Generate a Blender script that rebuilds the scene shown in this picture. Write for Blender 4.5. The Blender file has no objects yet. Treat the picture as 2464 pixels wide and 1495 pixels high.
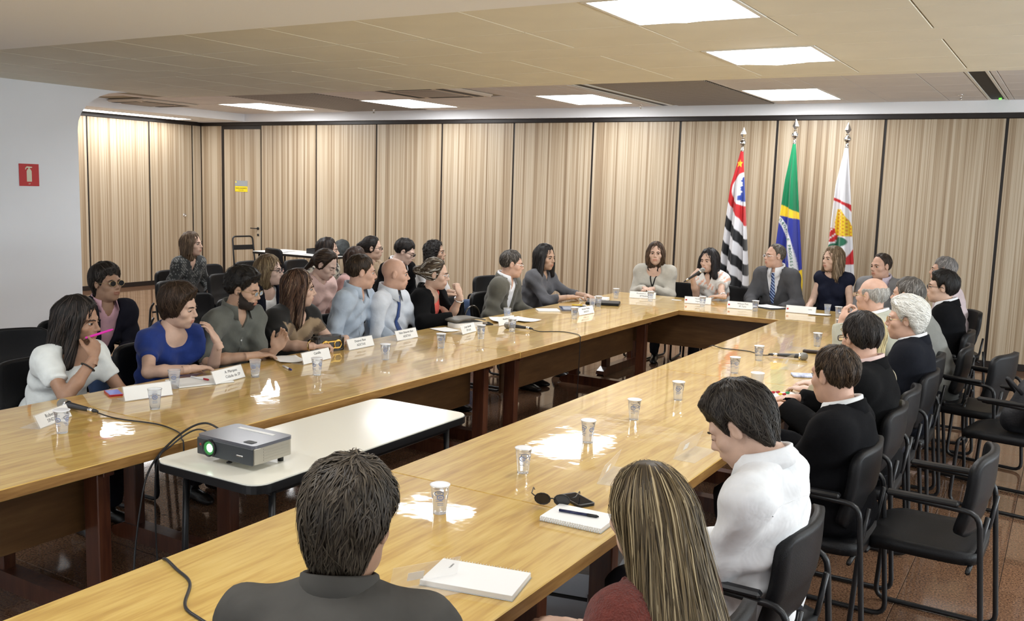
import bpy, math, random
import numpy as np
from mathutils import Matrix, Vector
random.seed(7); rng = np.random.default_rng(11)
SC = bpy.context.scene; COL = SC.collection
PI = math.pi

# ---------------------------------------------------------------- camera, world, exposure
cam = bpy.data.cameras.new('camera'); cam_ob = bpy.data.objects.new('camera', cam); COL.objects.link(cam_ob)
cam.sensor_width = 36.0; cam.lens = 36.0*2262.08/2464.0; cam.clip_end = 200
_r = Vector((0.8573323, 0.51388001, 0.03014399)); _u = Vector((-0.09269492, 0.0965157, 0.99100574)); _f = Vector((-0.50634867, 0.85241542, -0.13038009))
m4 = Matrix.Identity(4)
for _i in range(3): m4[_i][0] = _r[_i]; m4[_i][1] = _u[_i]; m4[_i][2] = -_f[_i]
m4[2][3] = 1.85
cam_ob.matrix_world = m4
SC.camera = cam_ob
W = bpy.data.worlds.new('world'); SC.world = W; W.use_nodes = True
W.node_tree.nodes['Background'].inputs[0].default_value = (0.9, 0.93, 1, 1); W.node_tree.nodes['Background'].inputs[1].default_value = 0.05
SC.view_settings.view_transform = 'Standard'; SC.view_settings.look = 'None'; SC.view_settings.gamma = 1.0
SC.view_settings.exposure = 0.0
SC.view_settings.use_curve_mapping = False
DAY = 420.0         # daylight through the windows behind the camera, watts
LAMP = 19.0

# ---------------------------------------------------------------- materials
MATS = {}
def nodes_of(m):
    m.use_nodes = True; nt = m.node_tree; b = nt.nodes.get('Principled BSDF'); return nt, b
def mat(name, col, rough=0.5, metal=0.0, spec=0.5, coat=0.0, coat_r=0.05, var=0.0, vscale=(8,8,8), bump=0.0, bscale=60, emit=0.0, trans=0.0, ior=1.45, alpha=1.0, detail=4, sheen=0.0, coords='Object'):
    if name in MATS: return MATS[name]
    m = bpy.data.materials.new(name); nt, b = nodes_of(m); N, L = nt.nodes, nt.links
    b.inputs['Base Color'].default_value = (*col, 1); b.inputs['Roughness'].default_value = rough; b.inputs['Metallic'].default_value = metal
    b.inputs['Specular IOR Level'].default_value = spec; b.inputs['Coat Weight'].default_value = coat; b.inputs['Coat Roughness'].default_value = coat_r
    b.inputs['Transmission Weight'].default_value = trans; b.inputs['IOR'].default_value = ior; b.inputs['Alpha'].default_value = alpha
    b.inputs['Sheen Weight'].default_value = sheen
    if emit: b.inputs['Emission Color'].default_value = (*col, 1); b.inputs['Emission Strength'].default_value = emit
    if var or bump:
        tc = N.new('ShaderNodeTexCoord')
    if var:
        mp = N.new('ShaderNodeMapping'); mp.inputs['Scale'].default_value = vscale
        nz = N.new('ShaderNodeTexNoise'); nz.inputs['Scale'].default_value = 1.0; nz.inputs['Detail'].default_value = detail
        mr = N.new('ShaderNodeMapRange'); mr.inputs['From Min'].default_value = .3; mr.inputs['From Max'].default_value = .7
        mr.inputs['To Min'].default_value = 1-var; mr.inputs['To Max'].default_value = 1+var
        mx = N.new('ShaderNodeMix'); mx.data_type = 'RGBA'; mx.blend_type = 'MULTIPLY'; mx.inputs[0].default_value = 1
        mx.inputs[6].default_value = (*col, 1)
        L.new(tc.outputs[coords], mp.inputs[0]); L.new(mp.outputs[0], nz.inputs['Vector']); L.new(nz.outputs[0], mr.inputs[0])
        L.new(mr.outputs[0], mx.inputs[7]); L.new(mx.outputs[2], b.inputs['Base Color'])
    if bump:
        n2 = N.new('ShaderNodeTexNoise'); n2.inputs['Scale'].default_value = bscale; n2.inputs['Detail'].default_value = 5
        bp = N.new('ShaderNodeBump'); bp.inputs['Strength'].default_value = bump; bp.inputs['Distance'].default_value = .01
        L.new(tc.outputs[coords], n2.inputs['Vector']); L.new(n2.outputs[0], bp.inputs['Height']); L.new(bp.outputs[0], b.inputs['Normal'])
    MATS[name] = m; return m
def ramp(N, stops):
    r = N.new('ShaderNodeValToRGB'); e = r.color_ramp.elements
    while len(e) < len(stops): e.new(0.5)
    for k, (p, c) in enumerate(stops): e[k].position = p; e[k].color = (*c, 1)
    return r
def wood_mat(name, stops, scale, rough=.4, coat=0.0, coat_r=.05, axis=2, spec=.4, wob=0.0, fine=True, world=False, offs=True):
    """stripy veneer: noise stretched along one axis (0, 1 or 2); scale = (across, along)"""
    m = bpy.data.materials.new(name); nt, b = nodes_of(m); N, L = nt.nodes, nt.links
    tc = N.new('ShaderNodeTexCoord'); mp = N.new('ShaderNodeMapping')
    s = [scale[0]]*3; s[axis] = scale[1]; mp.inputs['Scale'].default_value = s
    src = tc.outputs['Object']
    if world:
        g = N.new('ShaderNodeNewGeometry'); src = g.outputs['Position']
    if offs:
        oi = N.new('ShaderNodeObjectInfo'); ml = N.new('ShaderNodeMath'); ml.operation = 'MULTIPLY'; ml.inputs[1].default_value = 40
        ad = N.new('ShaderNodeVectorMath'); ad.operation = 'ADD'; L.new(oi.outputs['Random'], ml.inputs[0])
        L.new(src, ad.inputs[0]); L.new(ml.outputs[0], ad.inputs[1]); src = ad.outputs[0]
    L.new(src, mp.inputs[0])
    a = N.new('ShaderNodeTexNoise'); a.inputs['Scale'].default_value = 1; a.inputs['Detail'].default_value = 3; a.inputs['Distortion'].default_value = wob
    L.new(mp.outputs[0], a.inputs['Vector'])
    mp2 = N.new('ShaderNodeMapping'); mp2.inputs['Scale'].default_value = (3.7, 3.7, 3.7); L.new(mp.outputs[0], mp2.inputs[0])
    c = N.new('ShaderNodeTexNoise'); c.inputs['Scale'].default_value = 1; c.inputs['Detail'].default_value = 2; L.new(mp2.outputs[0], c.inputs['Vector'])
    mx = N.new('ShaderNodeMix'); mx.data_type = 'FLOAT'; mx.inputs[0].default_value = .38
    L.new(a.outputs[0], mx.inputs[2]); L.new(c.outputs[0], mx.inputs[3])
    r = ramp(N, stops); L.new(mx.outputs[0], r.inputs[0]); L.new(r.outputs[0], b.inputs['Base Color'])
    b.inputs['Roughness'].default_value = rough; b.inputs['Coat Weight'].default_value = coat; b.inputs['Coat Roughness'].default_value = coat_r
    b.inputs['Specular IOR Level'].default_value = spec
    MATS[name] = m; return m

M_veneer = wood_mat('striped_veneer', [(.33, (.20, .135, .080)), (.43, (.335, .245, .155)), (.5, (.42, .328, .222)), (.57, (.54, .455, .34)), (.66, (.38, .29, .19))], (24, .10), rough=.38, spec=.35)
M_oak = wood_mat('golden_oak', [(.30, (.42, .235, .052)), (.46, (.57, .355, .088)), (.56, (.65, .435, .12)), (.70, (.72, .51, .17))], (20, 1.6), rough=.36, coat=.95, coat_r=.035, axis=1, wob=.6)
def _ripple(m, scale, strength):
    nt = m.node_tree; b = nt.nodes['Principled BSDF']; N, L = nt.nodes, nt.links
    g = N.new('ShaderNodeNewGeometry'); nz = N.new('ShaderNodeTexNoise'); nz.inputs['Scale'].default_value = scale; nz.inputs['Detail'].default_value = 2
    bp = N.new('ShaderNodeBump'); bp.inputs['Strength'].default_value = strength; bp.inputs['Distance'].default_value = .02
    L.new(g.outputs['Position'], nz.inputs['Vector']); L.new(nz.outputs[0], bp.inputs['Height'])
    L.new(bp.outputs[0], b.inputs['Coat Normal'])
_ripple(M_oak, 9.0, .035)
M_redwood = wood_mat('dark_red_wood', [(.3, (.045, .012, .006)), (.5, (.085, .026, .012)), (.7, (.13, .045, .02))], (22, 2), rough=.3, coat=.3, coat_r=.15)
M_brownpanel = wood_mat('brown_panel', [(.3, (.075, .036, .012)), (.55, (.12, .06, .022)), (.75, (.165, .09, .035))], (14, 2), rough=.4, axis=1)
M_dark = mat('black_brown_trim', (.016, .011, .009), .45)
M_black = mat('black_metal', (.012, .012, .013), .35, spec=.5)
M_vinyl = mat('black_vinyl', (.008, .008, .009), .45, spec=.28, bump=.15, bscale=300)
M_white = mat('white_paint', (.83, .845, .87), .6, var=.03, vscale=(1.2, 1.2, 1.2))
M_paper = mat('white_paper', (.86, .86, .84), .65)
M_chrome = mat('chrome', (.8, .8, .8), .18, metal=1)

# ---------------------------------------------------------------- mesh builder
class MB:
    def __init__(self): self.v = []; self.f = []; self.m = []; self.s = []
    def add(self, vs, fs, mi=0, smooth=False):
        o = len(self.v); self.v += [tuple(p) for p in vs]; self.f += [tuple(i+o for i in q) for q in fs]
        self.m += [mi]*len(fs); self.s += [smooth]*len(fs); return self
    def box(self, x0, x1, y0, y1, z0, z1, mi=0):
        vs = [(x, y, z) for z in (z0, z1) for y in (y0, y1) for x in (x0, x1)]
        return self.add(vs, [(0, 2, 3, 1), (4, 5, 7, 6), (0, 1, 5, 4), (2, 6, 7, 3), (0, 4, 6, 2), (1, 3, 7, 5)], mi)
    def rbox(self, x0, x1, y0, y1, z0, z1, c=.01, mi=0):
        """box with every edge chamfered"""
        vs = []; fs = []
        xs = (x0, x1); ys = (y0, y1); zs = (z0, z1); idx = {}
        for i in (0, 1):
            for j in (0, 1):
                for k in (0, 1):
                    sx, sy, sz = (1, -1)[i], (1, -1)[j], (1, -1)[k]
                    for a in range(3):
                        p = [xs[i], ys[j], zs[k]]
                        for q in range(3):
                            if q != a: p[q] += c*(sx, sy, sz)[q]
                        idx[i, j, k, a] = len(vs); vs.append(p)
        B = (0, 1)
        for i in B: q = [idx[i, 0, 0, 0], idx[i, 1, 0, 0], idx[i, 1, 1, 0], idx[i, 0, 1, 0]]; fs.append(q if i else q[::-1])
        for j in B: q = [idx[0, j, 0, 1], idx[0, j, 1, 1], idx[1, j, 1, 1], idx[1, j, 0, 1]]; fs.append(q if j else q[::-1])
        for k in B: q = [idx[0, 0, k, 2], idx[1, 0, k, 2], idx[1, 1, k, 2], idx[0, 1, k, 2]]; fs.append(q if k else q[::-1])
        for i in B:
            for j in B: fs.append([idx[i, j, 0, 0], idx[i, j, 1, 0], idx[i, j, 1, 1], idx[i, j, 0, 1]])
            for k in B: fs.append([idx[i, 0, k, 0], idx[i, 1, k, 0], idx[i, 1, k, 2], idx[i, 0, k, 2]])
        for j in B:
            for k in B: fs.append([idx[0, j, k, 1], idx[1, j, k, 1], idx[1, j, k, 2], idx[0, j, k, 2]])
        for i in B:
            for j in B:
                for k in B: fs.append([idx[i, j, k, 0], idx[i, j, k, 1], idx[i, j, k, 2]])
        return self.add(vs, fs, mi)
    def tube(self, path, r, n=8, mi=0, cap=True, closed=False):
        P = [Vector(p) for p in path]; k = len(P); R = r if hasattr(r, '__len__') else [r]*k
        vs = []; fs = []; up = None
        for i in range(k):
            if closed: t = P[(i+1) % k]-P[i-1]
            else: t = P[min(i+1, k-1)]-P[max(i-1, 0)]
            if t.length < 1e-9: t = Vector((0, 0, 1))
            t.normalize()
            if up is None:
                up = Vector((0, 0, 1)) if abs(t.z) < .9 else Vector((1, 0, 0))
            up = (up-t*up.dot(t))
            if up.length < 1e-6: up = t.orthogonal()
            up.normalize(); s = t.cross(up)
            for j in range(n):
                a = 2*PI*j/n; vs.append(P[i]+(up*math.cos(a)+s*math.sin(a))*R[i])
        for i in range(k if closed else k-1):
            for j in range(n):
                a = i*n+j; b = i*n+(j+1) % n; c = ((i+1) % k)*n+(j+1) % n; d = ((i+1) % k)*n+j
                fs.append((a, d, c, b))
        if cap and not closed: fs.append(tuple(range(n))); fs.append(tuple((k-1)*n+j for j in range(n))[::-1])
        return self.add(vs, fs, mi, True)
    def lathe(self, prof, n=20, c=(0, 0, 0), mi=0, smooth=True, M=None):
        vs = []; fs = []
        for (r, z) in prof:
            for j in range(n):
                a = 2*PI*j/n; p = Vector((r*math.cos(a), r*math.sin(a), z))
                if M is not None: p = M @ p
                vs.append((p.x+c[0], p.y+c[1], p.z+c[2]))
        for i in range(len(prof)-1):
            for j in range(n):
                fs.append((i*n+j, i*n+(j+1) % n, (i+1)*n+(j+1) % n, (i+1)*n+j))
        return self.add(vs, fs, mi, smooth)
    def prism(self, poly, z0, z1, mi=0, M=None):
        n = len(poly); vs = [(x, y, z0) for x, y in poly]+[(x, y, z1) for x, y in poly]
        if M is not None: vs = [tuple(M @ Vector(p)) for p in vs]
        fs = [tuple(range(n))[::-1], tuple(range(n, 2*n))]+[(i, (i+1) % n, n+(i+1) % n, n+i) for i in range(n)]
        return self.add(vs, fs, mi)
    def grid(self, fn, nu, nv, mi=0, smooth=True):
        vs = [fn(i/nu, j/nv) for j in range(nv+1) for i in range(nu+1)]
        fs = [(j*(nu+1)+i, j*(nu+1)+i+1, (j+1)*(nu+1)+i+1, (j+1)*(nu+1)+i) for j in range(nv) for i in range(nu)]
        return self.add(vs, fs, mi, smooth)
    def xf(self, M):
        self.v = [tuple(M @ Vector(p)) for p in self.v]; return self
    def mesh(self, name, mats):
        me = bpy.data.meshes.new(name); me.from_pydata(self.v, [], self.f)
        for m in (mats if isinstance(mats, (list, tuple)) else [mats]): me.materials.append(m)
        me.polygons.foreach_set('material_index', self.m); me.polygons.foreach_set('use_smooth', self.s); me.update(); return me
    def build(self, name, mats, parent=None, loc=None, rot=None):
        return link(name, self.mesh(name, mats), parent, loc, rot)
def link(name, me, parent=None, loc=None, rot=None):
    o = bpy.data.objects.new(name, me); COL.objects.link(o)
    if parent is not None: o.parent = parent
    if loc is not None: o.location = loc
    if rot is not None: o.rotation_euler = rot
    return o
def tag(o, label=None, cat=None, group=None, kind=None):
    if label: o['label'] = label
    if cat: o['category'] = cat
    if group: o['group'] = group
    if kind: o['kind'] = kind
    return o
def empty(name, loc=(0, 0, 0), rz=0.0):
    o = bpy.data.objects.new(name, None); COL.objects.link(o); o.location = loc; o.rotation_euler = (0, 0, rz); o.empty_display_size = .1; return o
def copy_tree(o, parent=None):
    c = o.copy(); COL.objects.link(c); c.parent = parent
    for ch in list(o.children): copy_tree(ch, c)
    return c
def text_mesh(body, size, extr=0.0003, align='CENTER'):
    cu = bpy.data.curves.new('txt', 'FONT'); cu.body = body; cu.size = size; cu.extrude = extr; cu.align_x = align; cu.align_y = 'CENTER'; cu.resolution_u = 2
    ob = bpy.data.objects.new('txt', cu); COL.objects.link(ob)
    dg = bpy.context.evaluated_depsgraph_get(); me = bpy.data.meshes.new_from_object(ob.evaluated_get(dg))
    bpy.data.objects.remove(ob); bpy.data.curves.remove(cu); return me
def arc(c, r, a0, a1, n, ax=(1, 0, 0), ay=(0, 1, 0)):
    c = Vector(c); ax = Vector(ax); ay = Vector(ay)
    return [c+ax*(r*math.cos(a0+(a1-a0)*i/n))+ay*(r*math.sin(a0+(a1-a0)*i/n)) for i in range(n+1)]
def rounded(pts, r, n=4):
    """polyline with rounded corners"""
    P = [Vector(p) for p in pts]; out = [P[0]]
    for i in range(1, len(P)-1):
        a = (P[i-1]-P[i]); b = (P[i+1]-P[i]); d = min(r, a.length*.48, b.length*.48); a.normalize(); b.normalize()
        p0 = P[i]+a*d; p1 = P[i]+b*d
        for k in range(n+1):
            t = k/n; out.append(p0*(1-t)**2+P[i]*2*t*(1-t)+p1*t*t)
    out.append(P[-1]); return out
def rrect(x0, x1, y0, y1, r, n=6):
    out = []
    for (cx, cy, a) in ((x1-r, y1-r, 0), (x0+r, y1-r, PI/2), (x0+r, y0+r, PI), (x1-r, y0+r, 1.5*PI)):
        out += [(cx+r*math.cos(a+PI/2*i/n), cy+r*math.sin(a+PI/2*i/n)) for i in range(n+1)]
    return out

# ================================================================ THE ROOM
YW = 11.6775; XS = -13.466; ZT = 2.75; XPL = -8.22; ZF = 2.665; ZFAR = 2.94; XR = 4.2; YB = -4.6
# ---- floor: polished red-brown granite tiles 0.4 m
def granite():
    m = bpy.data.materials.new('polished_red_granite'); nt, b = nodes_of(m); N, L = nt.nodes, nt.links
    g = N.new('ShaderNodeNewGeometry'); v = N.new('ShaderNodeTexVoronoi'); v.inputs['Scale'].default_value = 90
    n = N.new('ShaderNodeTexNoise'); n.inputs['Scale'].default_value = 110; n.inputs['Detail'].default_value = 6
    n2 = N.new('ShaderNodeTexNoise'); n2.inputs['Scale'].default_value = 2.2
    for x in (v, n, n2): L.new(g.outputs['Position'], x.inputs['Vector'])
    r = ramp(N, [(.30, (.065, .030, .018)), (.48, (.15, .080, .046)), (.6, (.22, .122, .070)), (.75, (.30, .19, .12))]); L.new(n.outputs[0], r.inputs[0])
    oi = N.new('ShaderNodeObjectInfo'); mr = N.new('ShaderNodeMapRange'); mr.inputs['To Min'].default_value = .85; mr.inputs['To Max'].default_value = 1.12
    L.new(oi.outputs['Random'], mr.inputs[0])
    mx = N.new('ShaderNodeMix'); mx.data_type = 'RGBA'; mx.blend_type = 'MULTIPLY'; mx.inputs[0].default_value = 1; L.new(r.outputs[0], mx.inputs[6]); L.new(mr.outputs[0], mx.inputs[7])
    L.new(mx.outputs[2], b.inputs['Base Color']); b.inputs['Roughness'].default_value = .07; b.inputs['Specular IOR Level'].default_value = .8
    return m
M_granite = granite(); M_grout = mat('dark_grout', (.05, .035, .03), .8)
floor = MB().box(XS-.2, XR, YB, YW+.1, -.12, -.006).build('floor', M_grout)
tag(floor, 'polished red-brown granite floor of square tiles', 'floor', kind='structure')
T = .40
def tile_mesh(): return MB().rbox(-T/2+.0015, T/2-.0015, -T/2+.0015, T/2-.0015, -.008, 0, .0012).mesh('floor_tile', M_granite)
tm = tile_mesh(); near = []
cells = [(i, j) for i in range(-34, 11) for j in range(-12, 30)]
def cxy(i, j): return (-.16+T/2+i*T, .12+T/2+j*T)
def score(c):
    x, y = cxy(*c)
    if -1.35 < x < 2.6 and 3.3 < y < 11.6: return 100-y*.5-abs(x)*.1
    if -3.1 < x < -1.2 and 2.0 < y < 8.2: return 80-y
    if -5.0 < x < -3.0 and 2 < y < 5: return 60-y
    return -1
cells.sort(key=score, reverse=True)
rest = MB()
for k, c in enumerate(cells):
    x, y = cxy(*c)
    if not (XS-.1 < x < XR-.1 and YB+.1 < y < YW): continue
    if k < 280: link('floor_tile', tm, floor, (x, y, 0))
    else:
        e = .0015; rest.add([(x-T/2+e, y-T/2+e, 0), (x+T/2-e, y-T/2+e, 0), (x+T/2-e, y+T/2-e, 0), (x-T/2+e, y+T/2-e, 0)], [(0, 1, 2, 3)])
tag(rest.build('floor_tiles_beyond', M_granite, floor), kind='stuff')

# ---- back wall with veneer panels
PW = 1.2494; P0 = -11.991
wb = MB().box(XS-.2, XR, YW+.012, YW+.25, 0, 3.1).build('wall_back', M_dark)
tag(wb, 'long back wall clad in tall striped wood veneer panels', 'wall', kind='structure')
def panel_mesh(w, h=ZT-.075): return MB().rbox(-w/2, w/2, 0, .02, 0, h, .002).mesh('wall_panel', M_veneer)
pm = panel_mesh(PW-.03)
for i in range(13):
    x0 = P0+i*PW
    if x0+PW > XR: break
    link('wall_panel', pm, wb, (x0+PW/2, YW, .075))
link('wall_panel', panel_mesh(.50), wb, (-13.20, YW, .075))
x_ = P0+12*PW
link('wall_panel', panel_mesh(XR-x_-.03), wb, ((XR+x_)/2, YW, .075)) if XR-x_ > .1 else None
# door leaf in the same veneer, right next to the corner
door = MB().rbox(-.43, .43, -.012, .03, 0, 2.66, .002).build('door_1', M_veneer, None, (-12.435, YW, .03))
tag(door, 'flush veneer door with black lever handle near the room corner', 'door', kind='structure')
hd = MB(); hd.tube(rounded([(0, 0, 0), (0, -.05, 0), (-.13, -.05, 0)], .02), .009, 8); hd.lathe([(0, .0), (.024, 0), (.024, .012), (0, .012)], 16, M=Matrix.Rotation(PI/2, 4, 'X'))
hd.build('door_handle', M_black, door, (.385, -.012, .98))
MB().lathe([(0, 0), (.02, 0), (.02, .012), (.006, .012), (0, .008)], 14, M=Matrix.Rotation(PI/2, 4, 'X')).build('keyhole', M_black, door, (.385, -.012, .87))
bb = MB().rbox(XS, XR, YW-.012, YW+.012, 0, .075, .003).build('baseboard_back', M_dark); tag(bb, 'dark baseboard along the back wall', 'baseboard', kind='structure')
tr = MB().rbox(XS, XR, YW-.02, YW+.012, ZT+.003, ZT+.06, .004).build('trim_1', M_dark); tag(tr, 'dark strip along the top of the back wall', 'trim', kind='structure')
# ---- bay side wall
ws = MB().box(XS-.25, XS-.012, 5.6, YW+.2, 0, 3.1).build('wall_left', M_dark)
tag(ws, 'veneer-panelled side wall of the far bay', 'wall', kind='structure')
def spanel(y0, y1):
    o = link('wall_panel', panel_mesh(y1-y0-.03), ws, (XS, (y0+y1)/2, .075), (0, 0, PI/2)); return o
for y0, y1 in ((5.7, 6.95), (6.95, 8.2), (8.2, 9.43), (9.43, 10.59), (10.59, 11.49), (11.49, 11.69)): spanel(y0, y1)
bl = MB().rbox(XS-.012, XS+.012, 5.7, YW-.012, 0, .075, .003).build('baseboard_left', M_dark); tag(bl, 'dark baseboard along the far bay side wall', 'baseboard', kind='structure')
tl = MB().rbox(XS-.012, XS+.02, 5.7, YW-.02, ZT+.003, ZT+.06, .004).build('trim_2', M_dark); tag(tl, 'dark strip along the top of the bay side wall', 'trim', kind='structure')
MB().lathe([(0, 0), (.035, 0), (.035, .008), (.02, .010), (.02, .004), (.008, .004), (.008, .012), (0, .012)], 18, M=Matrix.Rotation(PI/2, 4, 'Y')).build('lock_rose', M_chrome, ws, (XS, 11.30, 1.185))
# ---- white wall at the left with rounded opening corner
wl = MB(); a = []
r_ = .36; ye = 5.66
poly = [(YB, 0), (ye, 0), (ye, ZF-r_-.03)]
for i in range(1, 9):
    t = PI/2*i/8; poly.append((ye+.56*(1-math.cos(t)), ZF-r_-.03+(r_+.03)*math.sin(t)))
poly += [(ye+.56, ZF+.3), (YB, ZF+.3)]
n = len(poly); vs = [(XPL, y, z) for y, z in poly]+[(XPL-.3, y, z) for y, z in poly]
wl.add(vs, [tuple(range(n)), tuple(range(n, 2*n))[::-1]]+[(i, n+i, n+(i+1) % n, (i+1) % n) for i in range(n)])
wlo = wl.build('wall_white', M_white); tag(wlo, 'plain white side wall ending in a rounded opening corner', 'wall', kind='structure')
o = MB().box(XS-.2, XPL-.3, 5.45, 5.6, 0, 3.1).build('wall_bay', M_white); tag(o, 'white end wall closing the far bay', 'wall', kind='structure')
o = MB().box(XR, XR+.2, YB, YW+.2, 0, 3.1).build('wall_right', M_white); tag(o, 'white wall on the far side of the room', 'wall', kind='structure')
o = MB().box(XPL-.3, XR+.2, YB-.2, YB, 0, 3.1).build('wall_rear', M_white); tag(o, 'white wall behind the camera', 'wall', kind='structure')
# daylight windows behind the camera (rear wall and the near part of the far-side wall)
M_alu = mat('aluminium', (.6, .6, .6), .35, metal=.8); M_pane = mat('window_pane', (.75, .83, .9), .1, spec=.6)
def window(k, origin, rz, w, h, power):
    e = MB().rbox(-w/2, w/2, 0, .03, 0, h, .005).build('window_%d' % k, M_pane, None, origin, (0, 0, rz)); n = int(w/1.2)
    tag(e, 'wide aluminium window behind the camera' if k == 1 else 'wide aluminium window beside the camera', 'window', kind='structure')
    for i in range(n+1): MB().rbox(-w/2+i*w/n-.03, -w/2+i*w/n+.03, .02, .06, 0, h, .004).build('window_frame', M_alu, e)
    for z in (0, h): MB().rbox(-w/2, w/2, .02, .06, z-.03, z+.03, .004).build('window_frame', M_alu, e)
    L = bpy.data.lights.new('daylight', 'AREA'); L.shape = 'RECTANGLE'; L.size = w-.1; L.size_y = h-.1; L.energy = power; L.color = (.86, .94, 1.0)
    lo = bpy.data.objects.new('daylight', L); COL.objects.link(lo); lo.parent = e; lo.location = (0, .08, h/2); lo.rotation_euler = (PI/2+math.radians(58 if k == 1 else 38), 0, 0)  # lamp sits inside the pane, tilted upward to brighten the ceilings
window(1, (-2.2, YB, .95), 0, 9.6, 1.45, DAY*.85)
window(2, (XR, 6.2, .95), PI/2, 8.4, 1.45, DAY*1.35)

# ---- ceilings
M_tilew = mat('warm_lit_ceiling_tile', (.82, .785, .65), .75, var=.03, vscale=(3, 3, 3), bump=.06, bscale=240)  # cream tile, with the warmer light of the front ceiling in its tint
M_tilef = mat('grey_lit_ceiling_tile', (.70, .665, .635), .75, var=.03, vscale=(3, 3, 3), bump=.06, bscale=240)  # tint greyed for the less warm light over the far ceiling
M_tframe = mat('tile_joint', (.36, .31, .22), .8)
M_beam = mat('white_plaster', (.92, .92, .90), .7)
M_panel = mat('light_diffuser', (.97, .985, 1.0), .5, emit=LAMP)
M_frame = mat('light_frame', (.75, .73, .66), .5)
M_slot = mat('black_slot', (.008, .008, .008), .6)
YF1 = 6.75; YN = 3.27
cf = MB().box(XPL-.3, XR, YN-.3, YF1, ZF+.012, ZFAR+.2).build('ceiling', M_tframe); tag(cf, 'cream tiled ceiling above the tables', 'ceiling', kind='structure')
cn = MB().box(XPL-.3, XR, YB, YN, 2.55, ZFAR+.2).build('ceiling', M_beam); tag(cn, 'lower white plaster ceiling near the camera', 'ceiling', kind='structure')
cb = MB().box(XS-.2, XR, YF1, YW+.2, ZFAR+.012, ZFAR+.2).build('ceiling', M_tframe); tag(cb, 'higher grey tiled ceiling along the back wall', 'ceiling', kind='structure')
o = MB().box(XS-.2, XPL-.3, 5.5, YF1, ZFAR+.012, ZFAR+.2).build('ceiling', M_tilef); tag(o, 'grey ceiling over the near end of the bay', 'ceiling', kind='structure')
o = MB().box(XS, XR, YW-.07, YW+.01, ZT+.06, ZFAR+.02).build('trim_3', M_white); tag(o, 'white band between veneer wall and ceiling', 'trim', kind='structure')
def ctile(x0, x1, y0, y1, z, m, par, g=.003):
    MB().rbox(x0+g, x1-g, y0+g, y1-g, z, z+.012, .003).build('ceiling_tile', m, par)
_tm = {}
def ctile_shared(x0, x1, y0, y1, z, m, par, g=.003):
    key = (round(x1-x0, 3), round(y1-y0, 3), m.name)
    if key not in _tm:
        w, h = (x1-x0)/2-g, (y1-y0)/2-g; _tm[key] = MB().rbox(-w, w, -h, h, 0, .012, .003).mesh('ceiling_tile', m)
    o = link('ceiling_tile', _tm[key], par, ((x0+x1)/2, (y0+y1)/2, z)); return o
G = .6433; gx0 = -.675
front_rows = [(3.27, 3.80), (3.80, 4.44), (4.44, 5.02), (5.36, 6.00), (6.00, 6.60)]
lights_front = {(-2, 1), (-2, 3)}
for ri, (y0, y1) in enumerate(front_rows):
    for k in range(-12, 8):
        x0 = gx0+k*G; x1 = x0+G
        if x0 < XPL: x0 = XPL
        if x1 < XPL+.05 or x1 > XR: continue
        if ri in (1, 3) and k in (-2, 2): continue
        ctile_shared(x0, x1, y0, y1, ZF, M_tilew, cf)
for (y0, y1) in ((5.02, 5.36), (6.60, 6.75)):
    for k in range(6):
        x0 = XPL+k*(XR-XPL)/6; ctile_shared(x0, x0+(XR-XPL)/6, y0, y1, ZF, M_tilew, cf, .0008)
# light fixtures
def light(x0, x1, y0, y1, z, bulge, label, group='ceiling light panels'):
    e = empty('ceiling_light', ((x0+x1)/2, (y0+y1)/2, z)); w, h = (x1-x0)/2, (y1-y0)/2
    f = MB(); t = .022
    for (a, b, c, d) in ((-w, w, -h, -h+t), (-w, w, h-t, h), (-w, -w+t, -h+t, h-t), (w-t, w, -h+t, h-t)): f.box(a, b, c, d, -.004, .012)
    f.build('frame', M_frame, e)
    iw, ih = w-t, h-t
    MB().grid(lambda u, v: ((u*2-1)*iw, (1-v*2)*ih, -bulge*(1-(2*u-1)**2)*(1-(2*v-1)**2) - .001), 4, 4).build('diffuser', M_panel, e)
    tag(e, label, 'light', group); return e
light(gx0-2*G, gx0-G, 3.80, 4.44, ZF, .045, 'bright square light panel nearest the camera, cut by the top edge')
light(gx0-2*G, gx0-G, 5.36, 6.00, ZF, .045, 'bright square light panel in the cream tiled ceiling')
light(gx0+2*G, gx0+3*G, 3.80, 4.44, ZF, .045, 'square light panel out of sight beside the nearest one')
light(gx0+2*G, gx0+3*G, 5.36, 6.00, ZF, .045, 'square light panel out of sight in the cream ceiling')
FX = [(-3.2, -2.38, 'above the flags'), (-5.72, -4.92, 'beside the wide mesh grille'), (-8.42, -7.58, 'between the two mesh grilles'), (-11.15, -10.25, 'close to the room corner')]
for (x0, x1, nm) in FX:
    light(x0, x1, 9.97, 11.15, ZFAR, .0, 'long light panel in the grey ceiling '+nm)
for (x0, x1, nm) in FX:
    light(x0, x1, 6.80, 7.78, ZFAR, .0, 'light panel behind the ceiling step, in line with that '+nm.replace(', in front of the veneer wall', ''))
for (x, y, nm) in ((-4.4, 1.2, 'above the near end of the long row'), (-1.6, 1.2, 'straight above the camera'), (1.6, 1.6, 'beside the camera, by the windows')):  # unseen panels, added to brighten the near tables
    light(x-.36, x+.36, y-.33, y+.33, 2.548, .03, 'unseen added light panel in the lower plaster ceiling '+nm)
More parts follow.
